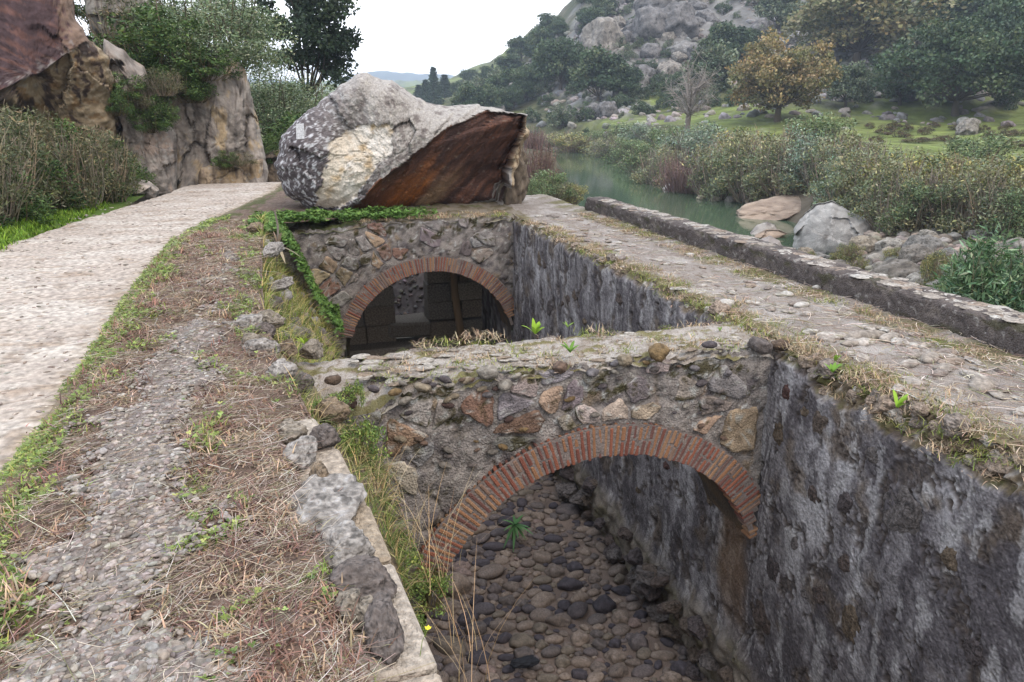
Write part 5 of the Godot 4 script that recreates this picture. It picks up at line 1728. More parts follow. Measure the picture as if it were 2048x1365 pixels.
func hillside() -> void:
	var dark := [k(68, 82, 62), k(76, 90, 68), k(60, 72, 56), k(84, 94, 70)]
	var grey := [k(90, 100, 82), k(80, 90, 72), k(104, 112, 92)]
	var bark := k(84, 76, 68)
	# protos: crown width and height in metres are known, so that copies can be sized
	P.oak_a = make_tree("evergreen_oak", "", "tree", 10.0, Vector2(6.0, 4.6), 90, 9500, 0.5, dark, bark, 501, 0.24, -0.25)
	P.oak_wide = make_tree("wide_oak", "", "tree", 11.5, Vector2(10.5, 5.4), 150, 22000, 0.4, dark, bark, 514, 0.15, -0.3)
	P.oak_b = make_tree("evergreen_oak", "", "tree", 9.0, Vector2(4.6, 4.2), 70, 7500, 0.46, dark, bark, 502, 0.25, -0.25)
	P.olive = make_tree("grey_tree", "", "tree", 8.0, Vector2(4.5, 3.9), 70, 7500, 0.42, grey, bark, 503, 0.25, -0.3)
	P.yellow = make_tree("yellowing_oak", "", "tree", 13.0, Vector2(8.2, 6.2), 140, 17000, 0.42, [k(136, 121, 88), k(124, 115, 82), k(144, 126, 92), k(114, 110, 80), k(130, 113, 84)], k(84, 74, 62), 504, 0.18, -0.5)
	P.tan = make_tree("tan_oak", "", "tree", 13.0, Vector2(9.0, 6.2), 120, 13000, 0.52, [k(108, 108, 82), k(118, 114, 86), k(96, 100, 76), k(124, 114, 82)], bark, 505, 0.2, -0.3)
	P.bush = make_shrub("scrub_bush", "", "shrub", 26, 2600, 0.055, 0.6, dark, grey, bark, 506, 0.2, 14)
	P.grey_bush = make_shrub("grey_bush", "", "shrub", 26, 2600, 0.055, 0.5, grey, [k(120, 126, 104)], bark, 507, 0.3, 20)
	# a bare tree
	rng.seed = 508
	var bt := thing("bare_tree", "leafless grey tree standing on the grass below the crag", "tree")
	var T := Leaves.new()
	T.tube([Vector3(0, -0.4, 0), Vector3(0.2, 2.4, 0), Vector3(0.1, 4.8, 0.1)], 0.42, 0.3, 8, k(112, 104, 98))
	var W := Leaves.new()
	for b in 26:
		var a := Vector3(0.12, rf(2.0, 4.8), 0.05)
		var d := (rdir() * Vector3(1, 0.4, 1) + Vector3.UP * 0.75).normalized()
		var e := a + d * rf(3.0, 6.2)
		var pts := bend(a, e, 0.0, 6)
		T.tube(pts, 0.13, 0.03, 4, k(122, 114, 108))
		for s in 20:
			var q: Vector3 = pts[1 + rng.randi() % 6]
			W.tube(bend(q, q + (rdir() + d * 0.7).normalized() * rf(0.8, 2.2), 0.0, 3), 0.035, 0.012, 3, k(140, 132, 126))
	part("trunk", T.mesh(), M.bark, bt)
	part("twigs", W.mesh(), M.bark, bt)
	var bp := ground_at(1098, 232, 118)
	bt.position = bp
	bt.position = ground_at(1375, 232, 112)
	# a conifer
	rng.seed = 509
	P.conifer = thing("conifer", "", "tree")
	P.conifer.set_meta("kindname", "conifer")
	T = Leaves.new()
	var L := Leaves.new()
	T.tube([Vector3(0, -0.5, 0), Vector3(0, 9.5, 0)], 0.25, 0.05, 6, bark)
	for q in 4200:
		var h := pow(rng.randf(), 1.25)
		var r := (1.0 - h * 0.93) * 2.1 * (0.55 + 0.45 * absf(sin(h * 34.0))) * pow(rng.randf(), 0.4) + 0.1
		var a := rf(0, TAU)
		leaf_any(L, Vector3(cos(a) * r, 0.8 + h * 9.4 - 0.25 * r, sin(a) * r), rf(0.25, 0.5), 0.5, vary(k(66, 80, 66), 0.2), -0.1)
	part("trunk", T.mesh(), M.bark, P.conifer)
	part("crown", L.mesh(), M.leaf, P.conifer)

	rng.seed = 510
	var unit := {"oak_wide": Vector2(21.0, 11.5), "oak_a": Vector2(12.0, 10.0), "oak_b": Vector2(9.2, 9.0), "olive": Vector2(9.0, 8.0), "yellow": Vector2(16.4, 13.0), "tan": Vector2(18.0, 13.0), "bush": Vector2.ONE, "grey_bush": Vector2.ONE, "conifer": Vector2(4.2, 10.2)}
	# kind, pixel of the foot, distance, height and width in pixels, what singles it out
	for q in [
		["yellow", 1555, 243, 122, 152, 190, "broad oak with yellow-brown autumn leaves on the meadow edge"],
		["oak_wide", 1912, 232, 116, 150, 285, "wide dark evergreen oak with thick trunk on the green field"],
		["tan", 1715, 130, 165, 140, 265, "large olive-tan oak on the slope above the yellow oak"],
		["oak_b", 1195, 212, 152, 100, 110, "dark evergreen oak growing from rocks below the crag"],
		["oak_b", 1248, 205, 150, 68, 70, "small dark oak leaning from rocks beside a larger oak"],
		["oak_a", 1120, 185, 190, 95, 110, "dark evergreen oak on the slope above the river bend"],
		["oak_b", 1080, 128, 232, 52, 58, "round dark tree on the hill's skyline left of the crag"],
		["oak_b", 1020, 150, 246, 40, 60, "low dark tree on the skyline near the valley mouth"],
		["oak_a", 1190, 22, 236, 40, 45, "dark tree on the top of the hill's left edge"],
		["olive", 1420, 195, 150, 95, 110, "grey-green tree behind the leafless tree"],
		["oak_b", 1450, 125, 178, 70, 95, "dark oak on the scree above the grey-green tree"],
		["olive", 1555, 65, 196, 60, 80, "grey-green tree on the rocky slope above the yellow oak"],
		["olive", 1600, 80, 190, 55, 70, "second grey-green tree beside the olive-tan oak"],
		["oak_b", 1870, 80, 176, 80, 110, "dark oak on the upper slope right of the olive-tan oak"],
		["oak_a", 2010, 130, 150, 130, 150, "dark oak at the slope foot behind the wide field oak"],
		["oak_a", 2030, 40, 178, 90, 120, "dark oak high on the slope at the hill's right side"],
		["olive", 1690, 215, 132, 75, 80, "grey-green tree right of the yellow oak"],
		["olive", 1800, 210, 132, 80, 80, "grey-green tree left of the wide field oak"],
		["oak_b", 1800, 90, 176, 60, 70, "small dark oak just below the hill's upper rocks"],
		["tan", 1930, 60, 185, 70, 110, "olive-tan tree on the upper right slope"],
		["oak_a", 940, 172, 262, 30, 45, "dark tree clump at the far end of the meadow"],
		["oak_b", 975, 165, 255, 36, 42, "round dark tree left of the skyline conifer"],
		["oak_a", 1045, 205, 200, 40, 60, "dark tree beside rocks at the river's far bend"],
	]:
		var at := hit(q[1], q[2]) if q[2] > 170 else ground_at(q[1], q[2], q[3])
		var far := Vector2(at.x, at.z).length()
		put_plant(q[0], at, q[4] * far / FOCAL, q[5] * far / FOCAL, q[6], "", unit[q[0]])
	for q in [[868, 205, 260, 70, 46, "tall pointed conifer above the boulder's shoulder"], [985, 150, 255, 34, 14, "small slim conifer on the skyline"], [838, 205, 300, 34, 40, "short conifer left of the tall pointed one"], [852, 205, 270, 44, 44, "bushy conifer touching the tall pointed one"], [890, 205, 280, 44, 50, "dark conifer right of the tall pointed one"], [812, 205, 320, 26, 26, "low conifer at the left end of the conifer row"]]:
		put_plant("conifer", ground_at(q[0], q[1], q[2]), q[3] * q[2] / FOCAL, q[4] * q[2] / FOCAL, q[5], "conifers at the valley mouth", unit.conifer)
	var ridge := []
	for t in 44:                  # the wooded ridge that steps down to the valley mouth
		var px := rf(905, 1235)
		var d := rf(175, 262)
		var kind: String = ["oak_a", "oak_b", "oak_b", "olive"][rng.randi() % 4]
		var h := rf(4.0, 8.0)
		ridge.append([put_plant(kind, ground_at(px, 0, d), h, h * rf(0.95, 1.35), "", "trees on the wooded ridge", unit[kind]), "grey-green tree on the wooded ridge" if kind == "olive" else "dark oak on the wooded ridge"])
	rank_labels(ridge, [[ground_at(1205, 105, 190), "blocky outcrop with an orange side"], [ground_at(1080, 128, 232), "round skyline tree"], [ground_at(1030, 205, 185), "dark-mouthed rock"], [ground_at(940, 172, 262), "far end of the meadow"], [ground_at(1190, 215, 148), "grey boulder under the oak"]])
	for t in 300:                 # scrub over the slopes
		var px := rf(1040, 2060)
		var d := rf(135, 235)
		var p := ground_at(px, 0, d)
		if land_green > 0.75 and rng.randf() < 0.8:
			continue
		var h := rf(1.2, 4.4)
		put_plant("bush" if rng.randf() < 0.6 else "grey_bush", p + Vector3.DOWN * 0.2, h, h * rf(1.0, 1.5), "", "")
	# rock outcrops
	rng.seed = 511
	var tones := []
	for c in [k(166, 164, 164), k(150, 148, 150), k(178, 172, 166), k(140, 138, 140)]:
		tones.append(tinted(M.cliff, c))
		tones[-1].vertex_color_use_as_albedo = true
	for q in [[1205, 105, 190, 80, "big blocky grey outcrop with orange-stained side on the crag's left"], [1310, 40, 212, 70, "tall grey rock tower in the upper crag"], [1300, 90, 195, 75, "massive grey outcrop in the middle of the crag"], [1355, 75, 196, 80, "split grey outcrop right of the crag's middle"], [1030, 205, 185, 50, "dark-mouthed grey rock above the river's far bend"], [1000, 212, 175, 30, "low grey rock beside the dark-mouthed one"], [1190, 215, 148, 45, "grey boulder at the foot of the dark oak"], [1215, 222, 146, 40, "rounded boulder below the dark oak's trunk"], [1140, 215, 150, 40, "broken pale rocks left of the dark oak"]]:
		var p := ground_at(q[0], q[1], q[2])
		var w: float = q[3] * q[2] / FOCAL * 0.6
		var o := part("outcrop", boulders[rng.randi() % 6], pick(tones), self, Transform3D(Basis(Vector3.UP, rf(0, TAU)) * Basis.from_scale(Vector3(w, w * rf(1.0, 1.4), w)), p + Vector3.UP * w * 0.3))
		tag(o, q[4], "rock")
	for t in 150:
		var px := 1300.0 + 90.0 * rng.randfn() + (rf(0, 700) if rng.randf() < 0.35 else 0.0)
		var d := rf(150, 240)
		var p := ground_at(px, 0, d)
		if land_rock < 0.45:
			continue
		var w := rf(1.2, 4.2)
		var o := part("crag_rock", boulders[rng.randi() % 6], pick(tones), self, Transform3D(Basis(Vector3.UP, rf(0, TAU)) * Basis(Vector3.RIGHT, rf(-0.5, 0.5)) * Basis.from_scale(Vector3(w, w * rf(0.7, 1.4), w)), p + Vector3.UP * w * 0.2))
		tag(o, "jagged grey rock of the crag on the hillside", "rock", "crag rocks on the hill")
	var xf := []
	var cols := []
	for t in 5000:
		var d := rf(120, 240)
		var p := ground_at(rf(1000, 2080), 0, d)
		if land_rock < 0.35 and rng.randf() < 0.85:
			continue
		var r := rf(0.25, 1.1)
		xf.append(Transform3D(Basis(Vector3.UP, rf(0, TAU)) * Basis.from_scale(Vector3(r * rf(0.9, 1.4), r * rf(0.6, 1.1), r)), p))
		cols.append(vary(k(158, 154, 152), 0.2))
	swarm("scree", stones[3], M.cobble, xf, cols, "grey scree and loose stones strewn over the rocky hillside", "scree")
	for o in [P.bush, P.grey_bush]:
		pass
	for c in get_children():
		if c.has_meta("kindname") and c.get_meta("kindname") in ["scrub_bush", "grey_bush"]:
			tag(c, "dark green scrub bush on the rocky slope" if c.get_meta("kindname") == "scrub_bush" else "grey-green scrub bush on the rocky slope", "shrub", "scrub on the hillside")
	# heath tussocks on the field
	P.heath = make_shrub("heath_tussock", "", "shrub", 22, 1800, 0.06, 0.4, [k(86, 70, 62), k(98, 80, 66), k(72, 64, 52)], [k(104, 98, 66)], k(80, 66, 58), 512, 0.4, 30)
	rng.seed = 513
	var tufts := []
	for q in [[1770, 268, 40], [1800, 275, 50], [1835, 285, 60], [1850, 270, 30], [1885, 282, 36], [1920, 262, 40], [1960, 265, 30], [1990, 278, 50], [2035, 272, 40], [2030, 298, 50], [1790, 258, 26], [1870, 256, 20], [1940, 255, 26], [1755, 288, 30], [1905, 290, 30], [2010, 262, 24], [1815, 262, 22], [1740, 258, 20]]:
		var p2 := hit(q[0], q[1])
		var d := Vector2(p2.x, p2.z).length()
		var made := put_plant("heath", p2, rf(0.7, 1.3), q[2] * d / FOCAL, "low brown heath tussock on the field", "heath tussocks on the field")
		tufts.append([made, "low brown heath tussock on the field"])
	rank_labels(tufts, [[hit(1912, 234), "wide oak's trunk"], [hit(1940, 248), "upright field rock"], [hit(1800, 212), "grey-green tree beside the wide oak"], [hit(2040, 330), "field's lower edge"]])
	var fr := part("field_rock", boulders[2], tones[2], self, Transform3D(Basis.from_scale(Vector3(1.6, 1.9, 1.4)), ground_at(1940, 248, 112) + Vector3.UP * 0.5))
	tag(fr, "upright grey rock on the field below the wide oak", "rock")

func riverside() -> void:
	P.willow = make_shrub("riverside_shrub", "", "shrub", 34, 4600, 0.04, 0.35, [k(106, 114, 92), k(118, 123, 100), k(94, 104, 84), k(126, 124, 100)], [k(148, 146, 106), k(136, 140, 108)], k(128, 118, 106), 601, 0.7, 150)
	P.gold = make_shrub("yellowing_shrub", "", "shrub", 34, 4400, 0.04, 0.45, [k(122, 123, 90), k(110, 116, 90), k(132, 128, 92)], [k(162, 152, 92), k(152, 146, 94)], k(126, 112, 96), 602, 0.7, 150)
	P.leafy = make_shrub("leafy_shrub", "", "shrub", 34, 4400, 0.042, 0.35, [k(94, 110, 80), k(104, 118, 88), k(84, 100, 74)], [k(130, 138, 102)], k(104, 98, 84), 603, 0.6, 80)
	P.silver = make_shrub("silvery_shrub", "", "shrub", 34, 4400, 0.04, 0.4, [k(114, 128, 112), k(128, 138, 124), k(102, 116, 102)], [k(144, 152, 136)], k(114, 108, 100), 604, 0.5, 80)
	P.twiggy = make_shrub("twiggy_shrub", "", "shrub", 14, 900, 0.03, 0.4, [k(110, 92, 86), k(118, 98, 84)], [k(128, 108, 88)], k(118, 98, 94), 605, 0.5, 260)
	rng.seed = 606
	var alike := []
	var label := {"willow": "olive-green feathery shrub in the far bank thicket", "gold": "yellow-tinged leafy shrub in the far bank thicket", "leafy": "fresh green dense shrub in the far bank thicket", "silver": "silvery grey-green shrub in the far bank thicket", "twiggy": "brownish bare-twigged shrub in the far bank thicket"}
	# kind, pixel of the foot, height and width in pixels
	for q in [
		["leafy", 1290, 338, 70, 80], ["leafy", 1255, 318, 55, 70], ["willow", 1215, 305, 45, 70], ["gold", 1150, 296, 45, 80], ["willow", 1100, 292, 40, 70], ["twiggy", 1065, 290, 50, 60], ["leafy", 1180, 292, 42, 60], ["gold", 1120, 288, 36, 60],
		["willow", 1318, 360, 85, 80], ["twiggy", 1360, 375, 90, 90], ["silver", 1375, 330, 95, 100], ["silver", 1420, 310, 75, 100], ["leafy", 1330, 300, 60, 80], ["silver", 1290, 280, 45, 80], ["leafy", 1245, 275, 40, 70],
		["willow", 1440, 388, 125, 110], ["gold", 1455, 360, 105, 100], ["willow", 1510, 385, 135, 120], ["gold", 1530, 350, 100, 120], ["willow", 1570, 372, 110, 110], ["silver", 1620, 370, 120, 110], ["leafy", 1630, 330, 110, 120], ["willow", 1680, 385, 130, 120], ["twiggy", 1600, 330, 90, 100], ["gold", 1480, 320, 80, 100],
		["willow", 1720, 430, 140, 120], ["silver", 1690, 420, 110, 100], ["gold", 1770, 420, 130, 130], ["willow", 1800, 450, 140, 120], ["leafy", 1830, 460, 110, 90], ["gold", 1850, 430, 130, 130], ["willow", 1890, 455, 130, 120], ["gold", 1930, 440, 130, 130], ["willow", 1970, 465, 140, 120], ["gold", 2010, 445, 140, 140], ["leafy", 1950, 345, 80, 120], ["gold", 2045, 440, 130, 120], ["gold", 1880, 365, 70, 110], ["willow", 1760, 365, 90, 110], ["gold", 1990, 385, 80, 120], ["leafy", 2040, 480, 110, 90], ["twiggy", 1870, 450, 100, 110], ["twiggy", 1960, 450, 100, 100], ["gold", 1830, 380, 80, 100], ["willow", 1920, 370, 60, 100],
		["twiggy", 1385, 378, 50, 60], ["twiggy", 1700, 345, 80, 100], ["willow", 1660, 330, 80, 100],
	]:
		var p := hit(q[1], q[2] + 8.0) + Vector3.DOWN * 0.15
		var d := Vector2(p.x, p.z).length()
		var made := put_plant(q[0], p, q[3] * d / FOCAL * 0.97, q[4] * d / FOCAL * 1.42, label[q[0]], "shrubs along the far bank")
		alike.append([made, label[q[0]]])
	rank_labels(alike, [[hit(1665, 495), "granite boulder"], [hit(1575, 425), "flat shore rock"], [hit(1350, 380), "white river rock"], [hit(1110, 303), "river's far bend"], [hit(1530, 240), "yellow-leaved oak"], [hit(1912, 240), "wide field oak"], [hit(1985, 560), "large oleander"], [hit(1375, 235), "leafless tree"]])
	alike = []
	# near bank
	for q in [["leafy", 1100, 395, 26.0, 70, 90, "light green willow shrub beyond the walkway's end"], ["gold", 1140, 395, 27.0, 45, 60, "small yellow-green shrub beyond the parapet's end"], ["twiggy", 1075, 370, 32.0, 110, 90, "tall brown leafless shrub beside the boulder's right end"], ["leafy", 1065, 400, 24.0, 60, 60, "low green shrub under the boulder's right end"]]:
		var p := far_at(q[1], q[2], q[3])
		put_plant(q[0], p + Vector3.DOWN * 0.2, q[4] * q[3] / FOCAL, q[5] * q[3] / FOCAL * 1.25, q[6], "")
	var src: Node3D = make_shrub("oleander", "", "shrub", 60, 6500, 0.075, 0.2, [k(92, 116, 84), k(104, 126, 94), k(80, 102, 76)], [k(136, 150, 118)], k(96, 92, 74), 607, 0.7, 60)
	P.oleander = src
	for q in [[1985, 640, 17.5, 175, 190, "large leafy grey-green oleander just beyond the parapet"], [2080, 640, 17.0, 150, 150, "leafy oleander at the right end beyond the parapet"], [1945, 560, 23.0, 70, 80, "smaller oleander among the boulders behind the large one"]]:
		var p := far_at(q[0], q[1], q[2])
		put_plant("oleander", p + Vector3.DOWN * 0.3, q[3] * q[2] / FOCAL, q[4] * q[2] / FOCAL * 1.2, q[5], "")
	for q in [[1700, 530, 45, 40], [1715, 555, 45, 30], [1755, 585, 50, 50], [1860, 590, 90, 40], [1875, 560, 60, 50], [1680, 535, 50, 40], [1790, 525, 30, 40], [1620, 530, 30, 24]]:
		var p := hit(q[0], q[1])
		var d := Vector2(p.x, p.z).length()
		alike.append([put_plant("gold", p, q[2] * d / FOCAL, q[3] * d / FOCAL * 1.2, "small yellow-green plant on the river bar", "plants on the river bar"), "small yellow-green plant on the river bar"])
	rank_labels(alike, [[hit(1665, 495), "granite boulder"], [hit(1800, 575), "large pinkish-grey boulder"], [hit(1945, 560), "smaller oleander"]])

func roadside() -> void:
	P.dry = make_shrub("dry_brush", "", "shrub", 30, 3600, 0.045, 0.25, [k(86, 88, 66), k(78, 83, 62), k(98, 95, 74)], [k(122, 113, 90), k(106, 104, 80)], k(124, 114, 98), 701, 0.6, 120)
	P.green = make_shrub("green_brush", "", "shrub", 34, 4200, 0.045, 0.4, [k(66, 86, 50), k(76, 96, 56), k(58, 76, 46)], [k(100, 116, 70)], k(84, 78, 60), 702, 0.5, 40)
	P.wild_olive = make_shrub("wild_olive", "", "shrub", 70, 20000, 0.022, 0.4, [k(104, 118, 92), k(116, 127, 101), k(92, 106, 82)], [k(134, 142, 116)], k(92, 86, 74), 703, 0.4, 50)
	rng.seed = 704
	var alike := []
	# shrubs left of the road: pixel of the foot, distance, height and width in pixels
	for q in [
		["dry", 10, 425, 0.0, 170, 150], ["green", 60, 422, 0.0, 120, 120], ["dry", 100, 415, 0.0, 150, 130], ["dry", 150, 408, 0.0, 140, 120], ["green", 178, 402, 0.0, 80, 80], ["dry", 212, 396, 0.0, 120, 110], ["green", 245, 388, 0.0, 70, 70], ["dry", 40, 380, 0.0, 140, 150], ["green", 120, 375, 0.0, 110, 110], ["dry", 195, 378, 0.0, 110, 100], ["green", 155, 372, 0.0, 100, 100], ["dry", -40, 440, 0.0, 180, 160], ["green", 15, 440, 0.0, 80, 100], ["dry", 85, 365, 0.0, 120, 130], ["green", 230, 372, 0.0, 80, 80], ["green", 35, 340, 0.0, 90, 130], ["green", 262, 376, 0.0, 50, 60],
		["green", 310, 362, 0.0, 50, 70], ["green", 285, 368, 0.0, 40, 50], ["dry", 340, 362, 0.0, 45, 60], ["green", 385, 364, 0.0, 40, 40], ["dry", 420, 364, 0.0, 40, 50], ["green", 445, 366, 0.0, 30, 30], ["dry", 480, 324, 24.6, 26, 50], ["green", 300, 255, 23.3, 40, 60], ["green", 325, 240, 23.4, 46, 50], ["dry", 285, 205, 23.4, 42, 50], ["green", 385, 195, 24.7, 44, 70], ["dry", 325, 180, 23.5, 44, 60], ["green", 250, 195, 23.2, 45, 60], ["green", 236, 220, 22.6, 40, 40], ["green", 350, 175, 24.6, 44, 64], ["green", 450, 330, 24.5, 30, 40], ["green", 415, 150, 24.8, 50, 90], ["green", 540, 330, 27.0, 60, 50],
	]:
		var p := far_at(q[1], q[2], q[3]) if q[3] > 0.0 else hit_verge(q[1], q[2])
		var d := Vector2(p.x, p.z).length()
		var words := "dry grey-brown roadside brush" if q[0] == "dry" else "low dark green roadside brush"
		alike.append([put_plant(q[0], p + Vector3.DOWN * 0.12, q[4] * d / FOCAL * 1.1, q[5] * d / FOCAL * 1.4, words, "brush on the left slope"), words])
	rank_labels(alike, [[far_at(150, 300, 21.5), "ochre crag"], [far_at(280, 300, 23.5), "tilted rock slab"], [far_at(420, 300, 25.0), "cliff with the ochre crack"], [far_at(285, 375, 21.6), "low pale roadside rock"], [far_at(565, 340, 27.0), "brownish ledge behind the boulder"]])
	for q in [
		["wild_olive", 430, 150, 27.1, 185, 230, "large grey-green wild olive on top of the cliff"],
		["wild_olive", 330, 90, 30.5, 140, 190, "wild olive behind the cliff, left of the large one"],
		["green", 300, 150, 26.0, 120, 170, "dark green bush above the tilted rock slab"],
		["green", 370, 160, 25.5, 110, 130, "dark green bush under the wild olive on the cliff"],
		["dry", 250, 110, 28.2, 110, 150, "brownish brush above the ochre crag"],
		["green", 210, 40, 30.5, 90, 150, "dark bush on the ledge over the ochre crag"],
		["wild_olive", 560, 260, 35.0, 145, 190, "rounded light green bush between cliff and boulder"],
		["green", 575, 330, 31.6, 100, 160, "dense green bush behind the boulder's left side"],
		["green", 615, 300, 37.3, 70, 110, "green bush at the boulder's left shoulder"],
		["wild_olive", 470, 70, 32.8, 90, 110, "grey-green bush behind the top of the cliff"],
		["green", 640, 260, 40.0, 70, 100, "dark bush under the leaning skyline oak"],
	]:
		var p := far_at(q[1], q[2], q[3])
		put_plant(q[0], p + Vector3.DOWN * 0.1, q[4] * q[3] / FOCAL, q[5] * q[3] / FOCAL * 1.2, q[6], "")
	var oak := make_tree("skyline_oak", "dark spreading cork oak standing against the white sky", "tree", 8.8, Vector2(3.3, 4.2), 50, 12500, 0.2, [k(50, 62, 48), k(58, 70, 52), k(44, 54, 42)], k(62, 56, 50), 705, 0.24, -0.3)
	oak.position = far_at(616, 255, 45)
	rng.seed = 706
	# grass along the road's left edge and on the crest
	var xf := []
	var cols := []
	for t in 9000:
		var u := 7.0 + 16.0 * rng.randf()
		var left := interp(u, [[0, -3.9], [12.7, -4.2], [23.4, -3.7], [40, -3.0]])
		var v := left - 0.05 - absf(rng.randfn()) * 0.45
		if nb.get_noise_2d(u * 1.2, v * 1.2) < -0.25:
			continue
		var h := rf(0.05, 0.13) * (1.0 + 0.5 * (left - v))
		xf.append(blade_at(Vector3(v, verge_y(u, v) - 0.01, -u), h, h * 0.16, rf(0.1, 0.5)))
		cols.append(vary(pick([k(104, 132, 46), k(92, 120, 42), k(116, 140, 58)]), 0.2))
	swarm("verge_grass", blade_mesh(), M.leaf, xf, cols, "bright green grass along the left edge of the road", "grass")

# ---------------------------------------------------------------- grass and weeds near by
var _blade: ArrayMesh
func blade_mesh() -> ArrayMesh:            # a blade one unit tall, bent over towards +x
	if _blade:
		return _blade
	var v := PackedVector3Array()
	var n := PackedVector3Array()
	var c := PackedColorArray()
	var f := PackedInt32Array()
	for i in 5:
		var t := i / 4.0
		var w := 0.5 * (1.0 - t * t * 0.9)
		for s in [-1, 1]:
			v.append(Vector3(0.35 * t * t, t * (1.0 - 0.12 * t), s * w))
			n.append(Vector3(1, -0.7 * t, 0).normalized())
			c.append(Color.WHITE)
		if i < 4:
			f.append_array(PackedInt32Array([i * 2, i * 2 + 1, i * 2 + 3, i * 2, i * 2 + 3, i * 2 + 2]))
	_blade = arrays(v, n, c, f)
	return _blade
func blade_at(p: Vector3, h: float, w: float, lean: float) -> Transform3D:
	return Transform3D(Basis(Vector3.UP, rf(0, TAU)) * Basis(Vector3(0, 0, 1), -lean) * Basis.from_scale(Vector3(h, h, w)), p)
func near_plants() -> void:
	rng.seed = 801
	# cut straw lying on the bank
	var L := Leaves.new()
	L.tube([Vector3(-0.5, 0, 0), Vector3(-0.1, 0.012, 0.02), Vector3(0.25, 0.006, 0.01), Vector3(0.5, 0, -0.015)], 0.006, 0.004, 3, Color.WHITE)
	var straw := L.mesh()
	var xf := []
	var cols := []
	var tones := [k(176, 160, 146), k(156, 138, 125), k(190, 177, 163), k(138, 118, 106), k(196, 187, 175), k(150, 139, 119), k(128, 106, 96), k(130, 127, 96)]
	for t in 42000:
		var u := 1.5 * exp(2.25 * pow(rng.randf(), 1.25))
		var e0 := interp(u, ROAD_EDGE)
		var v := rf(e0 + 0.15, interp(u, BRINK) - 0.02)
		var s := strip(u, v)
		if v > interp(u, BRINK) - 0.2 and u < 4.2 and rng.randf() < 0.93:
			continue
		if nb.get_noise_2d(u * 2.4 + 50.0, v * 2.4) < -0.08 and rng.randf() < 0.85:
			continue
		if s > 0.0 and rng.randf() < 0.8:
			continue
		if greenness(u, v) > 0.45 and rng.randf() < 0.7:
			continue
		if v < e0 + 0.35 and rng.randf() < 0.7:
			continue
		var long := rf(0.025, 0.12) if rng.randf() < 0.93 else rf(0.15, 0.45)
		if u > 5.0:
			long *= 1.2
		var thick := rf(0.2, 0.45) * (1.0 + 0.1 * u)
		var b := Basis(Vector3.UP, rng.randfn() * 0.9 + 0.5) * Basis(Vector3(0, 0, 1), rf(-0.16, 0.2)) * Basis.from_scale(Vector3(long, thick * 0.5, thick * 0.5))
		xf.append(Transform3D(b, Vector3(v, bank_y(u, v) + rf(0.012, 0.035), -u)))
		cols.append(vary(pick(tones), 0.18))
	swarm("straw", straw, M.straw, xf, cols, "cut dry straw scattered over the bank beside the race", "straw")
	# short dead stubble
	xf = []
	cols = []
	for t in 34000:
		var u := 1.5 * exp(2.25 * pow(rng.randf(), 1.15))
		var e0 := interp(u, ROAD_EDGE)
		var v := rf(e0 + 0.2, interp(u, BRINK))
		if v > interp(u, BRINK) - 0.2 and u < 4.2:
			continue
		if strip(u, v) > -0.01 and rng.randf() < 0.9:
			continue
		if nb.get_noise_2d(u * 3.0 + 7.0, v * 3.0) < -0.12:
			continue
		var h := rf(0.015, 0.05)
		xf.append(blade_at(Vector3(v, bank_y(u, v) + 0.004, -u), h, rf(0.0035, 0.007) * (1.0 + 0.12 * u), rf(0.2, 1.3)))
		cols.append(vary(pick([k(126, 100, 86), k(110, 86, 78), k(146, 122, 104), k(134, 110, 96), k(158, 138, 116)]), 0.2))
	swarm("stubble", blade_mesh(), M.straw, xf, cols, "short reddish-brown dead stubble on the bank", "stubble")
	xf = []
	cols = []
	for t in 260:
		var u := 1.7 * exp(2.0 * pow(rng.randf(), 1.1))
		var v := rf(interp(u, ROAD_EDGE) + 0.3, interp(u, BRINK) - 0.25)
		if strip(u, v) > -0.05:
			continue
		var tone: Color = pick([k(118, 92, 82), k(136, 110, 96), k(104, 82, 76), k(158, 140, 118)])
		for q in 55:
			var h := rf(0.03, 0.11)
			xf.append(blade_at(Vector3(v + rng.randfn() * 0.05, bank_y(u, v), -u + rng.randfn() * 0.05), h, rf(0.003, 0.006) * (1.0 + 0.12 * u), rf(0.1, 1.2)))
			cols.append(vary(tone, 0.25))
	swarm("dead_tufts", blade_mesh(), M.straw, xf, cols, "clumps of reddish-brown dead weeds on the bank", "weeds")
	# green grass and small weeds on the bank
	xf = []
	cols = []
	var wl := []
	var wc := []
	for t in 60000:
		var u := 1.5 * exp(2.3 * pow(rng.randf(), 1.1))
		var e0 := interp(u, ROAD_EDGE)
		var v := rf(e0 + 0.02, interp(u, BRINK) + 0.02)
		var g := greenness(u, v)
		if g < 0.24 + 0.25 * rng.randf() or strip(u, v) > 0.02 or (v > interp(u, BRINK) - 0.17 and u < 4.2):
			continue
		var p := Vector3(v, bank_y(u, v) + 0.002, -u)
		if rng.randf() < 0.45:
			var h := rf(0.03, 0.085)
			xf.append(blade_at(p, h, rf(0.003, 0.006) * (1.0 + 0.12 * u), rf(0.1, 0.9)))
			cols.append(vary(pick([k(112, 130, 58), k(130, 142, 74), k(148, 148, 84), k(96, 116, 52)]), 0.2))
		else:
			var h := rf(0.012, 0.055)
			wl.append(Transform3D(Basis.from_euler(Vector3(rf(-0.5, 0.5), rf(0, TAU), rf(-0.5, 0.5))).scaled_local(Vector3.ONE * rf(0.006, 0.013) * (1.0 + 0.1 * u)), p + Vector3.UP * h))
			wc.append(vary(pick([k(98, 114, 62), k(112, 126, 70), k(84, 100, 56), k(128, 138, 82)]), 0.2))
	swarm("bank_grass", blade_mesh(), M.leaf, xf, cols, "thin patches of green grass on the bank", "grass")
	var c3 := Leaves.new()
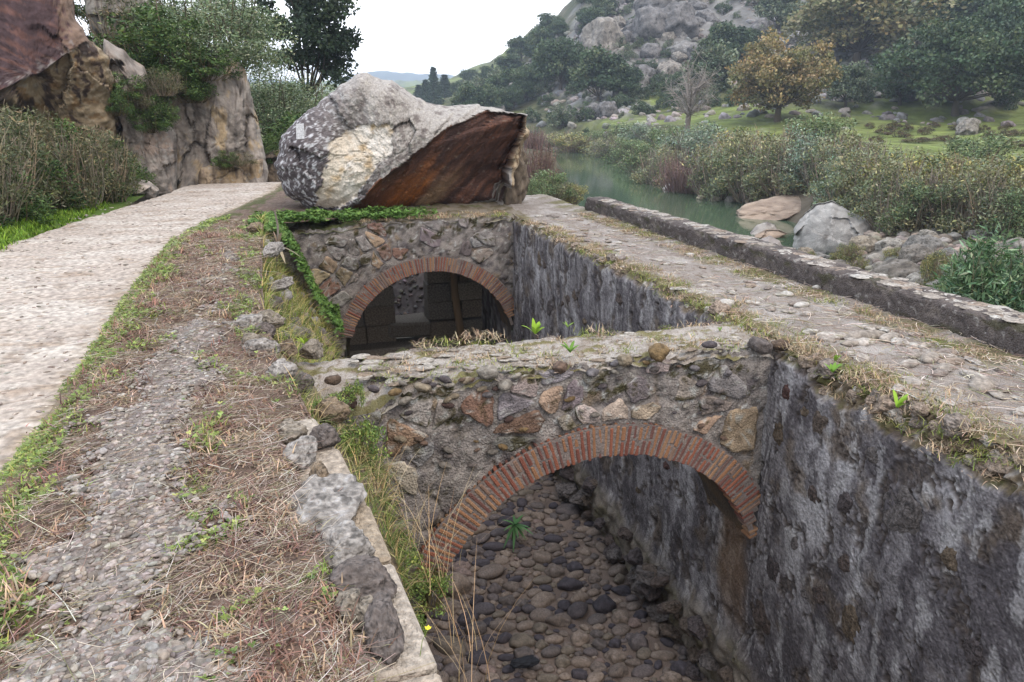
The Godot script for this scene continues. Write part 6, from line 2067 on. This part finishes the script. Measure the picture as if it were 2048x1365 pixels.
	for q in 3:
		var a := TAU * q / 3.0
		var dd := Vector3(cos(a), 0.12, sin(a))
		c3.leaf(Vector3.ZERO, dd, dd.cross(Vector3.UP).normalized(), 1.0, 0.95, Color.WHITE)
	var clover := c3.mesh()
	swarm("bank_weeds", clover, M.leaf, wl, wc, "low three-leaved green weeds on the bank", "weeds")
	# pebbles of the concrete strip
	xf = []
	cols = []
	for t in 26000:
		var u := 1.5 * exp(1.9 * pow(rng.randf(), 1.2))
		var v := rf(-1.4, -0.2)
		if strip(u, v) < -0.16 * rng.randf() * rng.randf():
			continue
		var r := rf(0.006, 0.016) * (1.6 if rng.randf() < 0.1 else 1.0)
		xf.append(Transform3D(Basis(Vector3.UP, rf(0, TAU)).scaled_local(Vector3(r * 1.3, r * 0.8, r)), Vector3(v, bank_y(u, v) + 0.018 + 0.02 * na.get_noise_2d(u * 4.0, v * 4.0) + 0.012 * nc.get_noise_2d(u * 14.0, v * 14.0), -u)))
		cols.append(vary(pick([k(178, 170, 163), k(160, 152, 146), k(190, 183, 176), k(166, 154, 146), k(142, 134, 130)]), 0.12))
	swarm("aggregate", pebbles[1], M.cobble, xf, cols, "grey gravel set in the old concrete strip on the bank", "gravel")

	xf = []
	cols = []
	for t in 1300:
		var u := 3.5 * exp(1.7 * rng.randf())
		var v := interp(u, ROAD_EDGE) + 0.15 - 2.9 * rng.randf()
		var r := rf(0.006, 0.018) * (1.0 + 0.05 * u)
		xf.append(Transform3D(Basis(Vector3.UP, rf(0, TAU)).scaled_local(Vector3(r * 1.4, r * 0.6, r)), Vector3(v, road_y(u) + 0.03 * na.get_noise_2d(u * 1.1, v * 0.5) + 0.01 * nb.get_noise_2d(u * 5.0, v * 2.4), -u)))
		cols.append(vary(pick([k(196, 186, 176), k(178, 167, 158), k(206, 199, 192), k(152, 138, 126)]), 0.15))
	swarm("road_grit", pebbles[3], M.cobble, xf, cols, "small stones and grit lying on the pale road", "gravel")

	# clover bank left of the far arch, hanging over the wall's end
	xf = []
	cols = []
	for t in 26000:
		var u := rf(11.8, 14.9)
		var v := rf(-0.75, 2.6)
		var dense := 1.05 - sstep(1.2, 2.7, v + 0.5 * nb.get_noise_2d(u * 1.5, v * 1.5)) - sstep(13.0, 11.9, u)
		if rng.randf() > dense or nb.get_noise_2d(u * 2.2 + 15.0, v * 2.2) < -0.12:
			continue
		var y := bank_y(u, v) if v < 0.3 else 0.05
		if v > -0.4 and u < 13.85:
			y = lerpf(0.2, -1.6, sstep(-0.45, 0.6, v))
			if v > 0.6:
				continue
		elif u < 13.85 and v > 0.3:
			continue
		var h := rf(0.0, 0.16) * (0.7 + 0.6 * nb.get_noise_2d(u, v * 2.0))
		xf.append(Transform3D(Basis.from_euler(Vector3(rf(-0.6, 0.6), rf(0, TAU), rf(-0.6, 0.6))).scaled_local(Vector3.ONE * rf(0.025, 0.05)), Vector3(v, y + h, -u)))
		cols.append(vary(pick([k(80, 106, 52), k(92, 118, 60), k(70, 94, 46)]), 0.2))
	swarm("clover", clover, M.leaf, xf, cols, "lush green clover in front of the boulder, spilling down beside the far arch", "clover")
	# long grass on the slope between the arches
	xf = []
	cols = []
	for t in 15000:
		var u := 6.2 + 7.6 * rng.randf()
		var y0 := 0.22
		var w := rng.randf()
		var y := lerpf(y0, -2.2, w)
		var v := left_v(u, y) + 0.01
		var keep := 0.75 + 0.8 * nb.get_noise_2d(u * 1.3, y * 1.6) - 0.25 * w
		if rng.randf() > keep:
			continue
		var h := rf(0.08, 0.32)
		xf.append(blade_at(Vector3(v, y, -u), h, rf(0.004, 0.009) * (1.0 + 0.05 * u), rf(0.2, 1.2)))
		cols.append(vary(pick([k(128, 132, 72), k(150, 140, 90), k(104, 116, 58), k(170, 152, 108), k(88, 104, 50)]), 0.2))
	swarm("slope_grass", blade_mesh(), M.leaf, xf, cols, "long mixed green and dry grass on the slope left of the far pit", "grass")
	# weeds and dry grass where the near cross wall meets the bank, and down the left wall
	xf = []
	cols = []
	for t in 9000:
		var u := rf(3.9, 5.6)
		var y := lerpf(0.25, -2.6, pow(rng.randf(), 0.8))
		var v := left_v(u, y) + 0.02
		if rng.randf() > 0.65 + 0.8 * nb.get_noise_2d(u * 2.0, y * 2.0):
			continue
		var h := rf(0.05, 0.26)
		xf.append(blade_at(Vector3(v, y, -u), h, rf(0.004, 0.008), rf(0.2, 1.3)))
		cols.append(vary(pick([k(106, 116, 62), k(90, 98, 56), k(140, 132, 88), k(74, 88, 46), k(164, 146, 108)]), 0.2))
	swarm("wall_grass", blade_mesh(), M.leaf, xf, cols, "straggling grass and weeds on the left wall by the near arch", "grass")
	P.weed = make_shrub("wall_weed", "", "weed", 22, 1500, 0.06, 0.4, [k(96, 116, 64), k(112, 130, 74), k(84, 102, 58)], [k(140, 152, 84)], k(112, 104, 74), 802, 0.6, 40)
	for q in [[720, 880, 4.9, 0.45, 0.4, "bushy green weed at the left end of the near arch wall"], [800, 1110, 4.6, 0.4, 0.35, "green weed beside the pale coping under the arch's left foot"], [705, 770, 5.45, 0.3, 0.2, "bright green weed trailing over the wall top's left end"], [650, 790, 5.0, 0.22, 0.4, "yellow-green weed on the bank brink by the cross wall"], [862, 1175, 5.3, 0.5, 0.45, "leafy weed hiding the left foot of the brick arch"], [820, 1230, 4.3, 0.25, 0.25, "small weed growing from the coping's outer face"]]:
		var p := on_u(q[0], q[1], q[2])
		put_plant("weed", p + Vector3.DOWN * 0.2, q[3], q[4], q[5], "")
	# dry tufts on wall tops and walkway
	xf = []
	cols = []
	var tufts := []
	for q in [[930, 680], [960, 672], [985, 678], [850, 690], [880, 688], [1470, 610], [1490, 605], [1440, 640], [1620, 705], [1600, 700], [1650, 715], [1700, 760], [1900, 790], [1850, 800], [1950, 860], [1180, 672], [1200, 668], [1390, 685]]:
		tufts.append([on_y(q[0], q[1], 0.0), 0.1])
	for t in 300:
		var u := 2.4 + 11.0 * pow(rng.randf(), 1.7)
		var dv := rf(0.02, 0.4)
		tufts.append([Vector3(4.03 + dv, minf(-0.02, wall_top(u) + dv * 1.6), -u), 0.085])
	for t in 160:
		tufts.append([Vector3(rf(5.35, 5.7), 0.0, -rf(3.0, 14.0)), 0.07])
	for t in 60:
		tufts.append([Vector3(rf(0.5, 4.0), -0.04, -rf(5.55, 6.3)), 0.06])
	for t in 50:
		tufts.append([Vector3(rf(0.7, 4.0), 0.02, -rf(13.95, 14.6)), 0.09])
	for q in tufts:
		var dry := rng.randf() < 0.62
		var p: Vector3 = q[0]
		for s in 60:
			var h: float = q[1] * rf(0.4, 1.1)
			xf.append(blade_at(p + Vector3(rng.randfn() * 0.07, 0, rng.randfn() * 0.07), h, rf(0.003, 0.006) * (1.0 + 0.06 * -p.z), rf(0.2, 1.3)))
			cols.append(vary(pick([k(172, 154, 130), k(158, 138, 114), k(140, 118, 100)] if dry else [k(112, 120, 62), k(130, 132, 74), k(98, 108, 56)]), 0.2))
	swarm("tuft_grass", blade_mesh(), M.leaf, xf, cols, "dry and green grass tufts on the walkway and wall tops", "grass")
	# straw on the walkway
	xf = []
	cols = []
	for t in 4200:
		var u := 2.5 + 11.0 * pow(rng.randf(), 1.6)
		var v := rf(4.1, 5.68)
		if v < 5.2 and rng.randf() < 0.5:
			continue
		var long := rf(0.06, 0.25)
		xf.append(Transform3D(Basis(Vector3.UP, rf(0, TAU)) * Basis(Vector3(0, 0, 1), rf(-0.1, 0.12)) * Basis.from_scale(Vector3(long, 0.4, 0.5)), Vector3(v, deck_y(u, v) + 0.03, -u)))
		cols.append(vary(pick(tones), 0.18))
	swarm("walkway_straw", straw, M.straw, xf, cols, "dry stems scattered on the walkway along the parapet", "straw")
	# broad-leaved plants
	rng.seed = 803
	for q in [[1070, 668, 6.2, 0.2, 9, k(130, 160, 60), "upright bright green plant with strap leaves on the near wall's back edge"], [1140, 705, 5.62, 0.14, 8, k(98, 130, 60), "dark green rosette plant on the middle of the near wall top"], [1510, 690, 5.5, 0.09, 7, k(110, 140, 62), "small green plant at the wall corner beside a round stone"], [1665, 745, 4.55, 0.13, 8, k(104, 138, 60), "green rosette hanging over the broken brink of the walkway"], [1795, 815, 3.6, 0.17, 6, k(140, 172, 70), "light green sprout on the brink near a grey stone"], [1670, 722, 4.7, 0.1, 6, k(128, 156, 66), "little green sprout just above the hanging rosette"], [1440, 662, 6.0, 0.06, 6, k(110, 136, 66), "tiny green plant on the cross wall's right end"], [1135, 655, 6.25, 0.09, 7, k(120, 146, 70), "small green tuft right of the upright strap-leaved plant"], [610, 690, 6.9, 0.14, 6, k(140, 164, 60), "yellow-green sprout at the left end of the far pit"]]:
		var o := thing("broadleaf_plant", q[6], "plant", on_u(q[0], q[1], q[2]))
		for l in q[4]:
			var a := rf(0, TAU)
			var B := Leaves.new()
			var d := Vector3(cos(a) * rf(0.3, 0.9), 1.0, sin(a) * rf(0.3, 0.9)).normalized()
			strap(B, d, q[3] * rf(0.7, 1.15), q[3] * 0.2, q[5])
			part("leaf", B.mesh(), M.leaf, o)
	var ol := thing("oleander_seedling", "green narrow-leaved seedling growing on the race bed under the near arch", "plant", on_y(1030, 1050, -3.7))
	for l in 26:
		var B := Leaves.new()
		strap(B, (rdir() + Vector3.UP * 0.5).normalized(), rf(0.16, 0.32), 0.04, vary(k(72, 104, 66), 0.15))
		part("leaf", B.mesh(), M.leaf, ol)
	# a dead spiky plant by the far wall
	var dead := thing("dead_agave", "dead spiky plant with pale dry leaves on the bank by the far wall", "plant", on_y(556, 492, 0.1))
	for l in 16:
		var B := Leaves.new()
		strap(B, (rdir() + Vector3.UP * 0.2).normalized(), rf(0.2, 0.36), 0.05, vary(k(132, 117, 102), 0.2))
		part("leaf", B.mesh(), M.straw, dead)
	part("stalk", (func():
		var B := Leaves.new()
		B.tube([Vector3(0, -0.1, 0), Vector3(0.02, 0.3, 0), Vector3(0.0, 0.5, 0.03)], 0.02, 0.012, 6, k(120, 112, 104))
		return B.mesh()).call(), M.bark, dead)
	# dark boot-like scrap and tall dry stems in the race
	xf = []
	cols = []
	for q in [[880, 1130, 4.5, 0.9, 26], [950, 1365, 3.4, 1.0, 10], [830, 1060, 4.6, 0.6, 20], [925, 1290, 3.6, 0.6, 12], [760, 960, 4.6, 0.5, 30]]:
		var p := on_u(q[0], q[1], q[2])
		for s in q[4]:
			var h: float = q[3] * rf(0.5, 1.0)
			xf.append(blade_at(p + Vector3(rng.randfn() * 0.07, -0.1, rng.randfn() * 0.1), h, rf(0.003, 0.0045), rf(0.0, 0.45)))
			cols.append(vary(pick([k(176, 152, 118), k(154, 130, 100), k(188, 168, 136)]), 0.15))
	swarm("dry_stems", blade_mesh(), M.straw, xf, cols, "tall thin dry grass stems standing at the left of the near arch", "grass")
	var scrap := thing("black_scrap", "crumpled black rubber scrap lying on the cobbles", "litter", on_y(1050, 1325, -3.82))
	part("scrap", rock(77, 3, 5, 0.4, 0.35, 1.4, Vector3(0.16, 0.05, 0.08)), tinted(M.cobble, k(34, 36, 42)), scrap)
	var fl := thing("yellow_flower", "single yellow flower on a stem above the coping", "flower", on_y(858, 1310, 0.28) + Vector3(-0.03, 0, 0))
	var F := Leaves.new()
	F.tube([Vector3.ZERO, Vector3(0.01, 0.06, 0.0), Vector3(0.03, 0.1, 0)], 0.0015, 0.001, 4, k(110, 130, 60))
	part("stem", F.mesh(), M.leaf, fl)
	F = Leaves.new()
	for q in 5:
		var a := TAU * q / 5.0
		var dd := Vector3(cos(a), 0.5, sin(a)).normalized()
		F.leaf(Vector3(0.03, 0.1, 0), dd, dd.cross(Vector3.UP).normalized(), 0.014, 0.011, k(226, 206, 60))
	part("petals", F.mesh(), M.leaf, fl)

func left_v(u: float, y: float) -> float:
	var v0 := interp(u, BRINK)
	var foot := 0.42 if u > 4.0 else maxf(v0, 0.34)
	var lean := sstep(0.0, 1.0, clampf((bank_y(u, v0) + 0.01 - y) / lerpf(1.0, 2.3, sstep(6.0, 9.0, u)), 0, 1))
	return lerpf(v0, foot, lean)
func strap(B: Leaves, d: Vector3, long: float, wide: float, col: Color) -> void:
	var side := d.cross(Vector3.UP + Vector3(0.1, 0, 0.05)).normalized()
	var at := B.v.size()
	for i in 6:
		var t := i / 5.0
		var p := d * long * t + Vector3.DOWN * long * 0.35 * t * t
		var w := wide * (0.35 + 1.3 * t - 1.6 * t * t) * 0.75 + 0.001
		var nr := side.cross(d).normalized()
		B.v.append(p - side * w); B.v.append(p + nr * -0.15 * w); B.v.append(p + side * w)
		for q in 3:
			B.n.append(nr)
			B.c.append(col)
		if i < 5:
			for q in 2:
				var a := at + i * 3 + q
				B.f.append_array(PackedInt32Array([a, a + 4, a + 1, a, a + 3, a + 4]))
